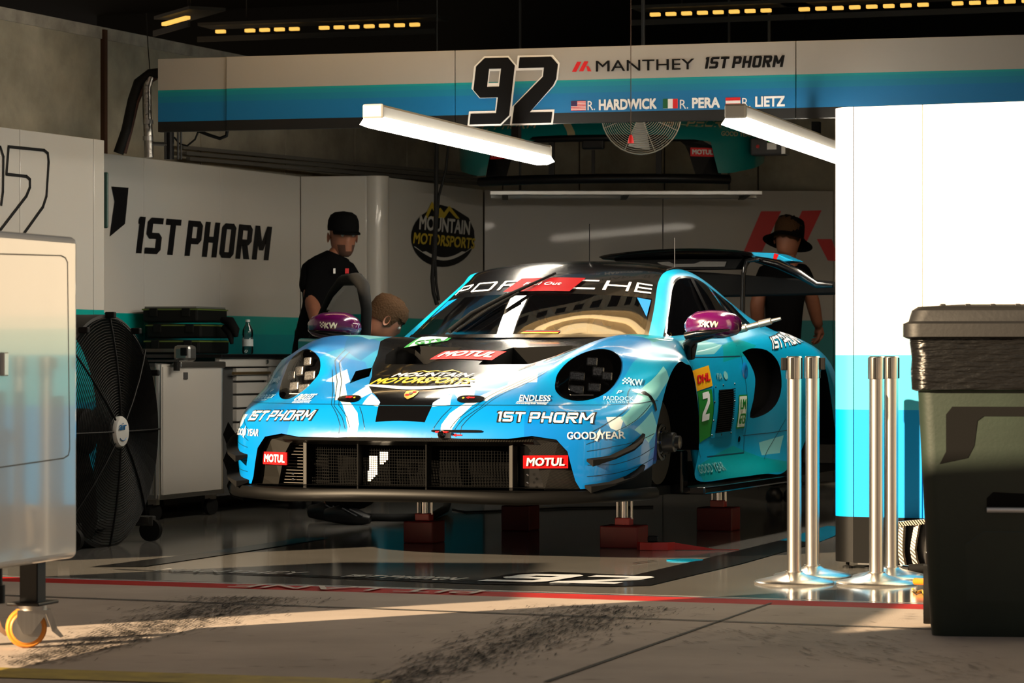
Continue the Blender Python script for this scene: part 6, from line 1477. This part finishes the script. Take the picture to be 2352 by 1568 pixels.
MB().cyl((0, .02, 0), (0, .16, 0), .05, n=16).build('motor', m_cabdark, f2, smooth=40); MB().cyl((0, .1, .04), (0, .1, 3.56 - wf.z), .012, n=8).build('drop_rod', m_cabdark, f2)
# control box on the wall
cb = at(1762, 336, 19.2); bx = thing('control_box', 'dark grey control box with red button and green light under the fascia', 'control box', cb, -.3)
MB().box((0, .06, 0), (.22, .12, .11)).build('housing', M('box_grey', (.05, .05, .055), .5), bx, bevel=.012); MB().box((.105, .06, 0), (.025, .125, .10)).build('side_plate', m_alu, bx)
MB().lathe([(.012, 0), (.010, .01), (0, .012)], 14, (-.06, 0, .0), (0, -1, 0)).build('button', m_red, bx); MB().box((.03, -.002, .0), (.06, .004, .04)).build('label_plate', m_alu, bx); MB().box((.01, -.003, .035), (.006, .004, .006)).build('status_light', M('led_green', (.1, 1, .1), .5, emit=3), bx)
MB().cyl((0, .06, .05), (0, .06, 3.57 - cb.z), .01, n=8).build('drop_rod', m_cabdark, bx)
# pull cord with red tag
pc = at(1449, 320, 15.3); cdt = thing('pull_cord', 'thin pull cord with small red handle hanging in front of the fascia', 'cord', pc)
MB().cyl((0, 0, .02), (0, 0, 3.565 - pc.z), .0022, n=6).build('cord', M('cord_brown', (.10, .06, .04), .8), cdt); MB().lathe([(.016, -.02), (.012, .005), (.006, .022), (0, .024)], 14).build('handle', m_red, cdt, smooth=50)
# hanging black hoses in front of the emblem wall
hg = at(1003, 400, 18.6); hz = thing('hanging_hoses', 'pair of black hoses hanging in front of the mountain emblem', 'hose', (hg.x, hg.y, 0))
q = lambda px, py: at(px, py, 18.6) - Vector((hg.x, hg.y, 0))
mb = MB(); mb.tube([q(1003, 325), q(1002, 400), q(1001, 500), q(997, 580), q(993, 640), q(996, 672), q(1004, 700)], .013, 8); mb.build('hose', m_rubber, hz, smooth=60)
mb = MB(); mb.tube([q(1030, 330), q(1024, 390), q(1008, 450), q(1003, 520), q(1000, 600), q(1002, 650), q(1008, 690)], .008, 8); mb.build('hose', m_rubber, hz, smooth=60)
mb = MB(); mb.tube([q(1003, 325), q(1004, 100), q(1004, -60)], .004, 6); mb.build('support_wire', m_cabdark, hz)
# pipes, hoses and cables left of the fascia
po = at(340, 300, 17.25); pz = thing('pipe_bundle', 'silver duct pipe with black hoses at the left end of the fascia', 'pipes', (po.x, po.y, 0)); q = lambda px, py, dy=0: at(px, py, 17.25 + dy) - Vector((po.x, po.y, 0))
m_foilduct = M('foil_duct', (.38, .37, .35), .3, metal=.9, bump=.5, bscale=40)
mb = MB(); mb.tube([q(342, 362), q(341, 320), q(338, 260), q(337, 200), q(345, 175)], .026, 14); mb.build('duct_pipe', m_foilduct, pz, smooth=50)
for y in (318, 280): MB().lathe([(.03, -.012), (.03, .012)], 16, q(340, y)).build('pipe_collar', m_alu, pz)
mb = MB(); mb.tube([q(272, 352), q(290, 300), q(305, 230), q(318, 190), q(345, 170), q(365, 168)], .03, 10); mb.build('black_hose', m_rubber, pz, smooth=60)
mb = MB(); mb.tube([q(286, 352), q(300, 300), q(315, 235), q(332, 195), q(360, 178)], .012, 8); mb.build('brown_hose', M('rust_hose', (.05, .018, .012), .7), pz, smooth=60)
for x, r in ((391, .022), (409, .007), (416, .006), (381, .010)): MB().cyl(q(x, 300), q(x, 366), r, n=10).build('standpipe', m_cabdark if r < .02 else m_black, pz)
MB().cyl(q(350, 330), q(400, 332), .012, n=8).build('cross_pipe', m_alu, pz)
mb = MB(); mb.tube([q(455, 303), q(448, 320), q(430, 335), q(412, 330), q(400, 315)], .006, 6).tube([q(455, 300), q(480, 310), q(505, 318), q(520, 312), q(522, 298)], .011, 6).tube([q(345, 170), q(340, 110), q(336, 30)], .003, 5); mb.build('cable', m_rubber, pz, smooth=60)
# conduit rails along the wall top
mb_a, mb_b = at(432, 372, 18.6), at(1105, 428, 21.55); cdr = thing('conduit_run', 'bundle of dark conduits running along the top of the side wall', 'conduit', (0, 0, 0))
for i in range(3): MB().bar(mb_a + Vector((-.02 * i, 0, .035 * i + .02)), mb_b + Vector((-.02 * i, 0, .03 * i + .02)), .03, .022).build('conduit', M('conduit_grey', (.10, .095, .085), .6), cdr)
# ================================================================== CARBON DUCT, HOSES AND COUPLINGS beside the right wall
m_tw = weave('coarse_carbon', (.012, .011, .010), (.55, .46, .36), 42, .35, .5)
O_ = fl(2062, 1314.5); cd_ = thing('carbon_duct', 'louvred carbon fibre duct leaning on the wall plinth beside the bin', 'duct', O_, -GAR)
q = lambda px, py: at(px, py, O_.y - .02)
inv = (Matrix.Translation(O_) @ Matrix.Rotation(-GAR, 4, 'Z')).inverted()
def band2(pxs, w):
    mb = MB(); n = len(pxs); V = []
    for x, y in pxs:
        p = inv @ q(x, y); V += [p, p + Vector((w, -.004, 0)), p + Vector((w, .03, 0)), p + Vector((0, .034, 0))]
    mb.add(V, [(4 * i + j, 4 * i + (j + 1) % 4, 4 * i + 4 + (j + 1) % 4, 4 * i + 4 + j) for i in range(n - 1) for j in range(4)] + [(0, 1, 2, 3), (4 * n - 4, 4 * n - 3, 4 * n - 2, 4 * n - 1)]); return mb.build('louvre', m_tw, cd_)
for dx in (0, 37, 76): band2([(2065 + dx, 1200 - dx * .06), (2062 + dx, 1245), (2062 + dx, 1268), (2066 + dx, 1290), (2071 + dx, 1316)] if dx == 0 else [(2064 + dx, 1200 - dx * .06), (2056 + dx, 1240), (2053 + dx, 1262), (2057 + dx, 1285), (2066 + dx, 1312)], .021)
pA, pB = inv @ q(2064, 1203), inv @ q(2165, 1193); MB().bar(pA, pB, .03, .02).build('top_edge', m_tw, cd_)
mb = MB(); mb.box((.10, .05, .11), (.22, .02, .2)); mb.build('inner_plate', m_black, cd_)
oh = fl(2130, 1352); og = thing('orange_hose', 'thick orange hose lying on the floor behind the bin', 'hose', oh)
mb = MB(); mb.tube([fl(2102, 1350) - oh + Vector((0, 0, .026)), fl(2125, 1352) - oh + Vector((0, 0, .028)), fl(2160, 1357) - oh + Vector((0, 0, .028)), fl(2210, 1362) - oh + Vector((0, 0, .028))], .014, 12); mb.build('hose', M('orange_rubber', (.75, .16, .005), .4), og, smooth=60)
MB().cyl(fl(2133, 1366) - oh + Vector((0, 0, .012)), fl(2152, 1367) - oh + Vector((0, 0, .012)), .010, n=14).build('steel_coupling', m_chrome, og, smooth=40)
mb = MB(); mb.tube([fl(2096, 1355) - oh + Vector((0, 0, .006)), fl(2105, 1362) - oh + Vector((0, 0, .005)), fl(2118, 1358) - oh + Vector((0, 0, .005)), fl(2122, 1366) - oh + Vector((0, 0, .005))], .004, 6); mb.build('yellow_lead', m_yel, og)
cg = fl(2085, 1318); cz = thing('hose_coupling', 'black hose with polished steel coupling and valve block behind the bin', 'coupling', cg)
mb = MB(); mb.tube([fl(2088, 1318) - cg + Vector((0, 0, .022)), fl(2110, 1318) - cg + Vector((0, 0, .024)), fl(2140, 1318) - cg + Vector((0, 0, .026))], .019, 12); mb.build('hose', m_rubber, cz, smooth=60)
MB().tube([fl(2066, 1317) - cg + Vector((0, 0, .024)), fl(2074, 1317) - cg + Vector((0, 0, .024)), fl(2076, 1317) - cg + Vector((0, 0, .024)), fl(2090, 1318) - cg + Vector((0, 0, .023))], [.010, .010, .015, .015], 14).build('steel_tip', m_chrome, cz, smooth=35)
MB().box(fl(2140, 1319) - cg + Vector((0, 0, .055)), (.045, .05, .085)).build('valve_block', m_black, cz, bevel=.006)
for k in range(4): MB().box(fl(2138, 1319) - cg + Vector((.002, -.028, .03 + .014 * k)), (.036, .006, .005)).build('fin', m_chrome, cz)
MB().tube([fl(2127, 1319) - cg + Vector((0, -.01, .09)), fl(2135, 1319) - cg + Vector((0, -.01, .115)), fl(2155, 1319) - cg + Vector((0, -.01, .105)), fl(2152, 1319) - cg + Vector((0, -.01, .01))], .008, 8).build('lever', m_chrome, cz, smooth=50)
